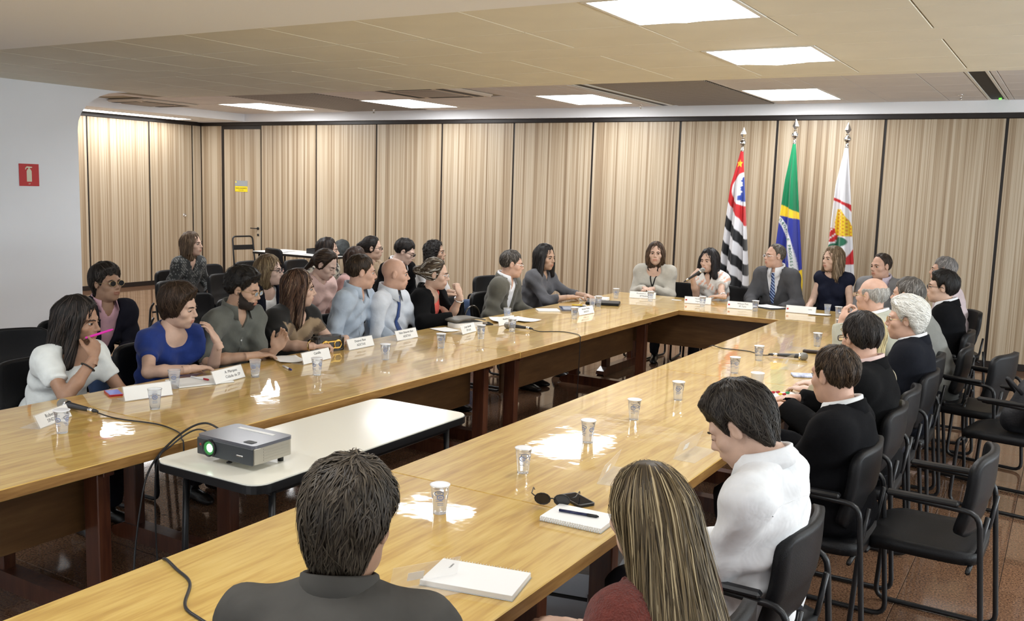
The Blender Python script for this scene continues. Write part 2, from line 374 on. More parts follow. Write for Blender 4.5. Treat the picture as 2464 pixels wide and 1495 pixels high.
# far ceiling tiles, grilles, slots, air outlets
M_mesh = mat('grille_metal', (.34, .30, .26), .6)
def far_free(x0, x1, y0, y1):
    for (a, b, c, d) in [(-4.62, -3.25, 8.0, 11.62), (-9.95, -8.35, 8.0, 11.62), (-4.78, -4.56, 8, 11.6), (-.95, -.75, 6.8, 11.62)]+[(p, q, 9.97, 11.15) for p, q, _ in FX]+[(p, q, 6.80, 7.78) for p, q, _ in FX]+[(-7.2, -6.1, 8.62, 9.7), (-12.6, -11.5, 8.95, 9.95)]:
        if x0 < b-.02 and x1 > a+.02 and y0 < d-.02 and y1 > c+.02: return False
    return True
def clip_tiles():
    # columns of tiles 0.635 wide, rows 0.6, cut round the fixtures on a fine raster of strips
    xs = [-12.3]; k = 0
    xcut = sorted(set([round(-1.33+.635*i, 3) for i in range(-17, 9)]+[-4.78, -4.62, -3.25, -9.95, -8.35, -.95, -.75, -7.2, -6.1]+[p for f in FX for p in f[:2]]+[-12.3, XR]))
    xcut = [x for x in xcut if -12.3 <= x <= XR]
    ycut = [6.75, 6.80, 7.78, 8.06, 8.62, 9.3, 9.97, 10.56, 11.15, 11.61]
    out = []
    for a, b in zip(xcut, xcut[1:]):
        if b-a < .02: continue
        for c, d in zip(ycut, ycut[1:]):
            if far_free(a, b, c, d): out.append((a, b, c, d))
    return out
for (a, b, c, d) in clip_tiles(): ctile(a, b, c, d, ZFAR, M_tilef, cb, .0025)
def grille(x0, x1, y0, y1, label):
    e = empty('ceiling_grille', ((x0+x1)/2, (y0+y1)/2, ZFAR)); w, h = (x1-x0)/2, (y1-y0)/2
    MB().box(-w, w, -h, h, .006, .012).build('backing', M_slot, e)
    n = int((y1-y0)/.055); bar = MB().box(-w, w, -.014, .014, -.003, .006).mesh('bar', M_mesh)
    for i in range(n): link('bar', bar, e, (0, -h+(i+.5)*2*h/n, 0))
    n2 = int((x1-x0)/.11); cross = MB().box(-.008, .008, -h, h, -.001, .005).mesh('cross_bar', M_mesh)
    for i in range(n2): link('cross_bar', cross, e, (-w+(i+.5)*2*w/n2, 0, 0))
    tag(e, label, 'grille', 'ceiling grilles')
grille(-4.48, -3.27, 8.05, 11.56, 'wide grey metal mesh grille in the ceiling above the speaker')
grille(-9.9, -8.4, 8.05, 11.5, 'narrow-looking mesh grille in the ceiling towards the far bay')
def slot(x0, x1, y0, y1, label):
    e = empty('ceiling_slot', ((x0+x1)/2, (y0+y1)/2, ZFAR)); w, h = (x1-x0)/2, (y1-y0)/2
    MB().box(-w+.02, w-.02, -h, h, .004, .012).build('gap', M_slot, e)
    for s in (-1, 1): MB().box(s*w-.012, s*w+.012, -h, h, -.003, .01).build('rim', M_frame, e)
    tag(e, label, 'air slot', 'linear air slots'); return e
slot(-4.72, -4.58, 8.0, 11.55, 'black linear air slot beside the wide mesh grille')
sl = slot(-.93, -.77, 6.9, 11.55, 'black linear air slot near the right end of the ceiling')
MB().lathe([(0, 0), (.014, 0), (.014, .02), (0, .02)], 10).build('green_lamp', mat('green_led', (.1, .8, .05), .4, emit=3), sl, (.03, 2.2, -.012))
def outlet(cx, cy, w, h, label):
    e = empty('air_outlet', (cx, cy, ZFAR)); M_o = mat('outlet_cream', (.62, .55, .46), .6)
    MB().rbox(-w, w, -h, h, -.035, .01, .03).build('body', M_o, e)
    for s in (-1, 1):
        MB().box(s*(w-.12)-.05, s*(w-.12)+.05, -h+.12, h-.12, -.038, -.03).build('vent', M_slot, e)
        MB().box(-w+.25, w-.25, s*(h-.12)-.04, s*(h-.12)+.04, -.038, -.03).build('vent', M_slot, e)
    MB().rbox(-w+.26, w-.26, -h+.24, h-.24, -.043, -.03, .008).build('grid_plate', M_mesh, e)
    tag(e, label, 'air outlet', 'square air outlets')
outlet(-6.65, 9.16, .55, .54, 'cream square ceiling air outlet above the seated audience')
outlet(-12.05, 9.45, .55, .5, 'cream square ceiling air outlet inside the far bay')
# soffit with a long light along the bay side wall
so = MB().box(XS, -12.3, 5.6, YW-.07, 2.815, 3.1).build('ceiling', M_white); tag(so, 'dropped white soffit along the bay side wall', 'ceiling', kind='structure')
light(-13.28, -12.86, 8.4, 11.0, 2.813, .0, 'long narrow light panel over the veneer side wall of the bay')
# sprinklers
for i, (x, y) in enumerate(((-4.9, 11.3), (-9.2, 11.25), (-1.15, 10.9))):
    s = MB().lathe([(0, 0), (.03, 0), (.022, -.012), (.008, -.016), (.008, -.05), (.016, -.052), (.016, -.056), (0, -.056)], 12).build('sprinkler', M_chrome, None, (x, y, ZFAR))
    tag(s, ['small ceiling sprinkler by the light beside the wide grille', 'small ceiling sprinkler beside the bay-side grille', 'small ceiling sprinkler left of the end air slot'][i], 'sprinkler', 'sprinklers')

# ================================================================ TABLES
ZTAB = .75
M_oakedge = wood_mat('oak_edge', [(.3, (.20, .095, .025)), (.5, (.30, .155, .045)), (.7, (.40, .225, .075))], (30, 3), rough=.4, axis=1, wob=.8)
def table(x0, x1, y0, y1, axis, label, trestles, panel_at, panel_rng):
    cx, cy = (x0+x1)/2, (y0+y1)/2
    e = empty('conference_table', (cx, cy, 0)); w, h = (x1-x0)/2, (y1-y0)/2
    top = MB().rbox(-w, w, -h, h, ZTAB-.045, ZTAB, .003)
    top.m[:4] = [1]*4
    if axis == 0:   # grain along x: build turned and rotate
        top = MB().rbox(-h, h, -w, w, ZTAB-.045, ZTAB, .003); top.m[:4] = [1]*4; top.build('tabletop', [M_oak, M_oakedge], e, rot=(0, 0, PI/2))
    else: top.build('tabletop', [M_oak, M_oakedge], e)
    for t in trestles:
        a = (t-cy) if axis == 1 else (t-cx); L = w if axis == 1 else h
        def place(mb, nm, m):
            o = mb.build(nm, m, e)
            if axis == 0: o.rotation_euler = (0, 0, PI/2)
            return o
        sgn = 1 if axis == 1 else -1
        for s in (-1, 1): place(MB().rbox(s*(L-.2)-.045, s*(L-.2)+.045, sgn*a-.03, sgn*a+.03, .06, ZTAB-.045, .004), 'leg', M_redwood)
        place(MB().prism([(-L+.09, 0), (L-.09, 0), (L-.06, .02), (L-.075, .05), (L-.16, .085), (-L+.16, .085), (-L+.075, .05), (-L+.06, .02)], sgn*a-.04, sgn*a+.04, M=Matrix(((1, 0, 0, 0), (0, 0, 1, 0), (0, 1, 0, 0), (0, 0, 0, 1)))), 'foot_beam', M_redwood)
        place(MB().rbox(-L+.12, L-.12, sgn*a-.025, sgn*a+.025, ZTAB-.105, ZTAB-.045, .003), 'top_beam', M_redwood)
    if panel_at is not None:
        if axis == 1: MB().rbox(panel_at-cx-.01, panel_at-cx+.01, panel_rng[0]-cy, panel_rng[1]-cy, .385, ZTAB-.047, .002).build('modesty_panel', M_brownpanel, e)
        else: MB().rbox(panel_at-cy-.01, panel_at-cy+.01, -(panel_rng[1]-cx), -(panel_rng[0]-cx), .375, ZTAB-.047, .002).build('modesty_panel', M_brownpanel, e, rot=(0, 0, PI/2))
    tag(e, label, 'table', 'conference tables set in a U'); return e
xLo, xLi, xRi, xRo = -4.21, -3.127, -2.185, -1.184
table(xLo, xLi, .12, 2.735, 1, 'oak table with the nearest microphone, before the woman in white T-shirt', (.5, 2.33), -3.42, (.5, 2.33))
table(xLo, xLi, 2.74, 5.388, 1, 'oak table with the gold-buckled handbag and most of the nameplates', (3.02, 5.22), -3.42, (3.02, 5.22))
table(xLo, xLi, 5.392, 8.33, 1, 'oak table with grey purse and microphone, joining the head table', (5.62, 7.95), -3.42, (5.62, 7.95))
table(xRi, xRo, 1.24, 2.783, 1, 'oak table with the two spiral notebooks at its edge', (1.5, 2.5), -1.95, (1.5, 2.5))
table(xRi, xRo, 2.787, 5.45, 1, 'oak table in front of the young man in white shirt', (3.05, 5.2), -1.95, (3.05, 5.2))
table(xRi, xRo, 5.454, 8.33, 1, 'oak table with a microphone lying beside plastic cups', (5.75, 8.05), -1.95, (5.75, 8.05))
table(xLo, xRo, 8.334, 9.36, 0, 'oak head table where the speaker with microphone sits', (-3.95, -1.5), 8.55, (-3.9, -1.55))

# ---- cream projector table
M_cream = mat('cream_laminate', (.90, .88, .77), .25, spec=.5, coat=.3, coat_r=.1)
e = empty('projector_table', (-2.785, 3.11, 0))
MB().prism(rrect(-.29, .29, -.71, .71, .07), .722, .727).build('laminate_top', M_cream, e)
MB().prism(rrect(-.295, .295, -.715, .715, .075), .69, .7219).build('edge_band', M_black, e)
for sx in (-1, 1):
    for sy in (-1, 1): MB().tube([(sx*.24, sy*.58, .69), (sx*.25, sy*.6, .0)], .014, 8).build('leg', M_black, e)
MB().rbox(-.25, .25, -.6, .6, .655, .689, .004).build('frame', M_black, e)
tag(e, 'cream rounded-corner table with black edge between the two long rows', 'table')
PTZ = .727
# ---- projector
M_proj = mat('projector_grey', (.16, .165, .19), .32, metal=.35, coat=.4, coat_r=.15)
M_projf = mat('projector_front', (.045, .05, .055), .4)
M_projs = mat('projector_silver', (.42, .39, .32), .4, metal=.4)
pj = empty('projector', (-2.785, 2.62, PTZ), math.radians(0))
w, h = .158, .105
b = MB().prism(rrect(-w, w, -h, h, .018, 3), .028, .092); b.build('case', M_projs, pj)
MB().prism(rrect(-w-.001, w+.001, -h-.001, h+.001, .018, 3), .0925, .105).build('lid', M_proj, pj)
MB().rbox(-w+.004, w-.004, -h-.006, -h+.004, .026, .094, .003).build('front_plate', M_projf, pj)
RX = Matrix.Rotation(PI/2, 4, 'X')
MB().lathe([(.0, .004), (.028, .004), (.031, .014), (.034, .014), (.034, -.001), (0, -.001)], 24, (-.075, -h-.004, .062), M=RX).build('lens_ring', M_black, pj)
MB().lathe([(.0275, .0045), (.027, .012), (.0165, .006)], 20, (-.075, -h-.004, .062), M=RX).build('lens_glow', mat('green_glow', (.05, .28, .07), .3, emit=.15), pj)
MB().lathe([(0, .012), (.009, .011), (.0165, .007)], 20, (-.075, -h-.004, .062), M=RX).build('lens', mat('lit_lens', (.72, 1.0, .8), .1, emit=6), pj)
MB().rbox(.07, .105, -h-.009, -h-.005, .052, .06, .002).build('badge', M_chrome, pj)
MB().rbox(-.138, -.127, -h-.008, -h-.004, .062, .072, .002).build('sensor', mat('dark_red', (.3, .04, .04), .3), pj)
MB().rbox(-.1, .1, h-.055, h-.035, .1048, .1062, .0005).build('label_strip', M_paper, pj)
for k in range(5): MB().box(w-.001, w+.0015, -h+.05, h-.02, .036+.011*k, .042+.011*k).build('vent_slat', M_projs, pj)
MB().rbox(w-.003, w+.002, -h+.002, -h+.035, .03, .092, .002).build('side_plate', M_projs, pj)
MB().rbox(.08, .125, -.085, -.055, .105, .107, .001).build('button_pad', M_projf, pj)
MB().lathe([(0, 0), (.012, 0), (.012, .004), (.005, .006), (.005, .03), (0, .03)], 12, (-.02, -h+.04, 0)).build('front_foot', M_black, pj)
for sx in (-1, 1): MB().lathe([(0, 0), (.012, 0), (.012, .03), (0, .03)], 10, (sx*.12, h-.03, 0)).build('rear_foot', M_black, pj)
tag(pj, 'dark grey projector with glowing green-white lens on the cream table', 'projector')

# ---- far side table with papers
ft = empty('side_table', (-10.3, 10.95, 0))
MB().prism(rrect(-.8, .8, -.35, .35, .05), .722, .727).build('laminate_top', mat('white_laminate', (.8, .8, .78), .3), ft)
MB().prism(rrect(-.805, .805, -.355, .355, .055), .69, .7219).build('edge_band', M_black, ft)
for sx in (-1, 1):
    for sy in (-1, 1): MB().tube([(sx*.7, sy*.28, .69), (sx*.72, sy*.29, 0)], .015, 8).build('leg', M_black, ft)
tag(ft, 'white side table with black edge standing by the veneer wall', 'table')
M_vac = M_vinyl
# ================================================================ CHAIRS
def shell(fn, nu, nv, th):
    """closed thick shell: fn(u,v)->(point, normal)"""
    mb = MB(); F = []; B = []
    for j in range(nv+1):
        for i in range(nu+1):
            u, v = i/nu*2-1, j/nv*2-1
            p, n = fn(u, v); F.append(tuple(Vector(p)+Vector(n)*th*.5)); B.append(tuple(Vector(p)-Vector(n)*th*.5))
    N = len(F); W_ = nu+1; fs = []
    for j in range(nv):
        for i in range(nu):
            a = j*W_+i; fs.append((a, a+1, a+W_+1, a+W_)); fs.append((N+a, N+a+W_, N+a+W_+1, N+a+1))
    rim = [i for i in range(nu)]+[nu+j*W_ for j in range(nv)]+[nv*W_+nu-i for i in range(nu)]+[(nv-j)*W_ for j in range(nv)]
    for k in range(len(rim)):
        a, b_ = rim[k], rim[(k+1) % len(rim)]; fs.append((a, N+a, N+b_, b_))
    return mb.add(F+B, fs, 0, True)
def sq2rr(u, v, p=.28):
    """square to rounded square"""
    k = (1-p*.5*v*v*u*u); return u*(1-p*.42*(abs(v)**6)*(u*u)), v*(1-p*.42*(abs(u)**6)*(v*v))
def back_fn(u, v):
    a, b_ = sq2rr(u, v); x = a*.228; z = .685+b_*.165
    y = -.172-.16*(z-.5)+.05*(a*a)-.012*math.cos(b_*2)
    rib = .004*max(0, math.sin((b_+1)*11)) if -.85 < b_ < .1 and abs(a) < .85 else 0
    return (x, y+rib, z), (-.35*a, 1, .13)
def seat_fn(u, v):
    a, b_ = sq2rr(u, v); return (a*.232, .0+b_*.225, .448-.012*math.exp(-(a*a+b_*b_)*2)+(-.02*max(0, b_-.6)/.4)), (0, 0, 1)
def make_chair(arms=True):
    e = empty('chair')
    shell(seat_fn, 10, 10, .045).build('seat', M_vinyl, e)
    shell(back_fn, 12, 16, .032).build('backrest', M_vinyl, e)
    for s in (-1, 1):
        x = s*.262
        if arms:
            pts = [(x*.9, .20, .415), (x, .215, .40), (x, .235, .014), (x, -.27, .014), (x, -.215, .655), (x, .10, .668)]
        else: pts = [(x*.9, .20, .415), (x, .215, .40), (x, .235, .014), (x, -.27, .014), (x, -.225, .45), (x*.8, -.235, .5)]
        MB().tube(rounded(pts, .055, 4), .0115, 7).build('side_frame', M_black, e)
        if arms: MB().rbox(x-.02, x+.02, -.14, .13, .668, .69, .008).build('arm_pad', M_black, e)
        MB().tube(rounded([(s*.17, -.19, .42), (s*.17, -.215, .47), (s*.17, -.235, .62)], .05), .010, 6).build('back_support', M_black, e)
    MB().tube([(-.262, .19, .412), (.262, .19, .412)], .010, 6).build('cross_bar', M_black, e)
    MB().tube([(-.262, -.19, .412), (.262, -.19, .412)], .010, 6).build('cross_bar', M_black, e)
    return e
CH = {True: make_chair(True), False: make_chair(False)}; CH_used = {True: False, False: False}
def chair(x, y, face, label, group='black meeting chairs', arms=True):
    """face: world angle (deg) of the direction the sitter looks; 90 = +Y"""
    o = CH[arms] if not CH_used[arms] else copy_tree(CH[arms]); CH_used[arms] = True
    o.location = (x, y, 0); o.rotation_euler = (0, 0, math.radians(face-90)); tag(o, label, 'chair', group); return o
EC = 'empty black chairs'
chair(-5.62, 3.42, -20, 'empty black armchair against the white wall, behind the woman in white', EC)
chair(-7.30, 6.15, 8, 'empty black chair directly in front of the woman in dark patterned blouse', EC, False)
chair(-6.30, 5.55, 8, 'empty black chair just behind the short-haired woman in blue', EC, False)
chair(-8.42, 7.55, 5, 'empty black chair beside the woman in dark patterned blouse', EC, False)
chair(-7.50, 6.95, 5, 'empty black chair two places from the woman in patterned blouse, partly hidden', EC, False)
chair(-8.50, 8.25, 5, 'empty black chair in the last row nearest the door', EC, False)
chair(-8.28, 8.85, 5, 'empty black chair in the last row behind the blonde woman with glasses', EC, False)
chair(-8.45, 9.60, 5, 'empty black chair in the last row in front of the side table', EC, False)
chair(-7.45, 8.1, 5, 'empty black chair behind the woman in pink sweater', EC, False)
chair(-10.05, 10.25, 75, 'empty black chair pushed up to the side table', EC, False)
chair(-5.45, 8.88, -15, 'empty black armchair by the veneer wall behind the man in grey blazer', EC)
chair(-3.66, 9.72, -95, 'empty black chair between the woman in beige and the speaker', EC, False)
chair(-3.02, 9.72, -95, 'empty black chair between the speaker and the man with striped tie', EC, False)
chair(-.50, 7.05, 165, 'empty black chair turned aside next to the white-haired man', EC, True)
chair(-.42, 4.20, 178, 'empty black armchair showing its seat behind the white-shirted man', EC, True)
bagchair = chair(-.24, 6.42, 170, 'black armchair with a dark bag on it, standing free near the wall', EC, True)
# bare metal frame chair by the door
e = empty('metal_frame_chair', (-11.62, 11.1, 0), math.radians(-100))
for s in (-1, 1): MB().tube(rounded([(s*.2, .2, 0), (s*.19, .18, .44), (s*.19, -.18, .46)], .04), .013, 8).build('front_leg', M_black, e)
MB().tube(rounded([(-.2, -.22, 0), (-.2, -.2, .45), (-.19, -.26, .9), (.19, -.26, .9), (.2, -.2, .45), (.2, -.22, 0)], .06), .014, 8).build('back_frame', M_black, e)
MB().rbox(-.19, .19, -.25, -.238, .68, .76, .004).build('back_slat', M_black, e)
shell(lambda u, v: ((u*.2, v*.2, .455), (0, 0, 1)), 4, 4, .02).build('seat', M_black, e)
tag(e, 'black metal-framed chair with open back by the door', 'chair')

# ================================================================ FLAGS
def vcol_mat(name, rough=.6, attr='Col', bump=0.0, sheen=.2):
    m = bpy.data.materials.new(name); nt, b = nodes_of(m); N, L = nt.nodes, nt.links
    a = N.new('ShaderNodeAttribute'); a.attribute_name = attr; L.new(a.outputs['Color'], b.inputs['Base Color'])
    b.inputs['Roughness'].default_value = rough; b.inputs['Sheen Weight'].default_value = sheen; b.inputs['Specular IOR Level'].default_value = .25
    MATS[name] = m; return m
M_cloth = vcol_mat('flag_cloth')
def set_cols(me, cols):
    a = me.color_attributes.new('Col', 'FLOAT_COLOR', 'POINT'); arr = np.ones((len(me.vertices), 4), np.float32); arr[:, :3] = cols; a.data.foreach_set('color', arr.ravel())
RED = (.5, .016, .02); WHT = (.68, .67, .69); BLK = (.012, .012, .014); YEL = (.72, .50, .02); BLU = (.02, .03, .26); GRN = (.0, .16, .06); DBLU = (.03, .06, .30)
def flag(name, px, py, ztop, zbot, wl, wr, pat, label, fold):
    """px,py pole; wl(v), wr(v): half widths to either side in metres; pat(xf, z)->rgb"""
    e = empty('flag', (px, py, 0))
    MB().lathe([(0, 0), (.16, 0), (.16, .03), (.06, .05), (.03, .09), (.018, .1), (.018, ztop), (0, ztop)], 14).build('pole', M_chrome, e)
    MB().lathe([(.018, ztop-.0), (.024, ztop+.012), (.018, ztop+.02), (.018, ztop+.06), (.036, ztop+.075), (.042, ztop+.098), (.03, ztop+.118), (.014, ztop+.128), (.018, ztop+.14), (.022, ztop+.15)], 16).build('knob', M_chrome, e)
    zf = ztop+.15; sp = MB(); R4 = [(0, 0, zf-.005), (.05, 0, zf+.055), (0, .012, zf+.055), (-.05, 0, zf+.055), (0, -.012, zf+.055), (0, 0, zf+.15)]
    R4 = [(x_*.72, y_, zf+(z_-zf)*.88) for x_, y_, z_ in R4]
    sp.add(R4, [(0, 2, 1), (0, 3, 2), (0, 4, 3), (0, 1, 4), (5, 1, 2), (5, 2, 3), (5, 3, 4), (5, 4, 1)]); sp.build('spearhead', M_chrome, e)
    nu, nv = 96, 230; vs = []; cols = []; fs = []
    for j in range(nv+1):
        v = j/nv; z = ztop-.005-v*(ztop-zbot)
        a, b_ = wl(v), wr(v)
        for i in range(nu):
            th = 2*PI*i/nu; c = -math.cos(th)  # -1 .. 1 .. -1
            front = math.sin(th)
            xf = (c+1)/2
            x = -a+(a+b_)*xf
            d = (a+b_)*.5*(.55*front)+ (1 if front > 0 else -1)*fold(xf, v)*min(1, abs(front)*2.5)*(a+b_)*.5
            vs.append((x, -d-.01, z)); cols.append(np.mean([pat(xf+du, z+dz) for du in (-.012, 0, .012) for dz in (-.0035, 0, .0035)], 0))
    for j in range(nv):
        for i in range(nu): fs.append((j*nu+i, j*nu+(i+1) % nu, (j+1)*nu+(i+1) % nu, (j+1)*nu+i))
    me = MB().add(vs, fs, 0, True).mesh('cloth', M_cloth); set_cols(me, cols); link('cloth', me, e)
    tag(e, label, 'flag', 'flags on poles behind the head table'); return e
def star_in(dx, dy, r):
    a = math.atan2(dx, dy); d = math.hypot(dx, dy); k = (a % (2*PI/5)); k = min(k, 2*PI/5-k); return d < r*.5/(math.cos(k)*.5+math.sin(k)*1.15+1e-6)*.9
def row(z): return 290+(2.39-z)*3.736*2262/11.25
def pat_sp(xf, z):
    y = row(z); t = y-225*xf
    if t < 760:
        if star_in((xf-.5)*85, -(y-425), 42): return YEL
        if ((xf-1.02)*130/108)**2+((y-655)/150)**2 < 1:
            bx = (xf-.80)*130+.12*(y-650); wob = 9*math.sin(y*.09)+6*math.sin(y*.23)
            return DBLU if (bx+wob > 0 and 540 < y < 765 and (y < 700 or bx+wob > -30)) or (715 < y < 755 and xf > .62) else WHT
        return RED
    for lim, c in ((878, WHT), (985, BLK), (1105, WHT), (1210, BLK), (1300, WHT), (1400, BLK), (1500, WHT), (1610, BLK), (1720, WHT), (1830, BLK)):
        if t < lim: return c
    return WHT
def band_x(y):
    # centre of the white arc across the cloth
    return -.05+.86*(1-math.exp(-(max(0, y-880))/170.0))
def pat_br(xf, z):
    y = row(z)
    if y < 775+70*xf: return GRN
    if y < 873+30*xf: return YEL
    if y > 1340+120*(1-xf): return YEL if y < 1600+60*xf else GRN
    bx = band_x(y)
    if y > 878 and abs(xf-bx) < .115: return WHT
    for sx, sy, r in ((.1, 1170, 9), (.66, 1185, 9), (.06, 1330, 10), (.35, 1340, 12), (.55, 1340, 9), (.4, 1370, 11), (.22, 1300, 7), (.3, 1240, 6)):
        if math.hypot((xf-sx)*120, y-sy) < r: return WHT
    return BLU
def pat_ct(xf, z):
    y = row(z); q = (xf-.1)
    yc = 712+60*xf+60*max(0, xf-.7)
    if abs(y-yc) < 13+55*max(0, xf-.7): return RED
    if 800 < y < 1030:
        w_ = .12+.0022*(y-800)*(1 if y < 920 else .9)
        xm = .30+.0015*(y-800)
        if abs(xf-xm-.1) < min(w_, .42):
            wob = math.sin(y*.21)*math.sin(xf*22)
            if wob > .62: return RED
            if y > 930 and xf < .22: return RED
            return YEL if (wob > -.8 or y > 860) else WHT
    if 960 < y < 1080 and xf < .42-.0008*(y-960): return RED if (int(y/14)+int(xf*14)) % 5 else WHT
    if (math.hypot((xf-.5)*130, (y-1075)*1.0) < 40 and xf > .3) or (math.hypot((xf-.3)*120, (y-1125)) < 34): return (.02, .13, .07)
    if y > 1140:
        yb = 1290-90*xf*xf
        if xf > .42 and abs(y-yb) < 9+150*max(0, xf-.62): return RED
        if 1390-20*xf < y < 1440 and xf > .5: return RED
    return WHT
fd1 = lambda xf, v: .30*math.sin(xf*13+v*2)*min(1, v*4)+.12*math.sin(xf*31+v*5)*min(1, v*3)
fd2 = lambda xf, v: .34*math.sin(xf*11+1.3-v)*min(1, v*4)+.10*math.sin(xf*27)*min(1, v*3)
flag('sp', -3.512, 11.2, 2.36, .36, lambda v: .02+.06*min(1, v*5)+.155*v, lambda v: .016+.165*min(1, v)*(1 if v < .9 else 1)*1.15, pat_sp, 'black and white striped flag with red corner and yellow star', fd1)
BR = flag('br', -2.90, 11.2, 2.45, .36, lambda v: .018+.03*min(1, v*5)+.14*v, lambda v: .018+.19*min(1, v*1.3), pat_br, 'green flag with yellow diamond and blue starry disc', fd2)
flag('ct', -2.31, 11.2, 2.405, .36, lambda v: .02+.05*min(1, v*5)+.085*v, lambda v: .022+.17*min(1, v*1.4), pat_ct, 'white flag with red-edged cross and yellow crowned shield', fd2)

# ORDEM E PROGRESSO along the band of the green flag
_wl = lambda v: .018+.03*min(1, v*5)+.14*v
_wr = lambda v: .018+.19*min(1, v*1.3)
M_band = mat('band_green', (.02, .16, .08), .6)
def on_cloth(xf, z, ztop=2.45, zbot=.36):
    v = (ztop-.005-z)/(ztop-zbot); a, b_ = _wl(v), _wr(v); c = 2*xf-1; fr = math.sqrt(max(0, 1-c*c))
    return (-a+(a+b_)*xf, -((a+b_)*.5*.55*fr+fd2(xf, v)*min(1, fr*2.5)*(a+b_)*.5)-.010, z)
for k, ch in enumerate('ORDEM E PROGRESSO'):
    if ch == ' ': continue
    y_ = 915+27.5*k; z = 2.39-(y_-290)*11.25/3.736/2262; xf = band_x(y_); p = Vector(on_cloth(xf, z)); q = Vector(on_cloth(band_x(y_+12), z-12*11.25/3.736/2262))
    d = (q-p).normalized(); ang = math.atan2(-d.z, d.x)
    me = text_mesh(ch, .050, .001); me.materials.append(M_band)
    lo = link('lettering', me, BR, tuple(p+Vector((0, -.006, 0)))); lo.rotation_mode = 'QUATERNION'
    lo.rotation_quaternion = (Matrix.Rotation(ang, 3, 'Y') @ Matrix.Rotation(PI/2, 3, 'X')).to_quaternion()

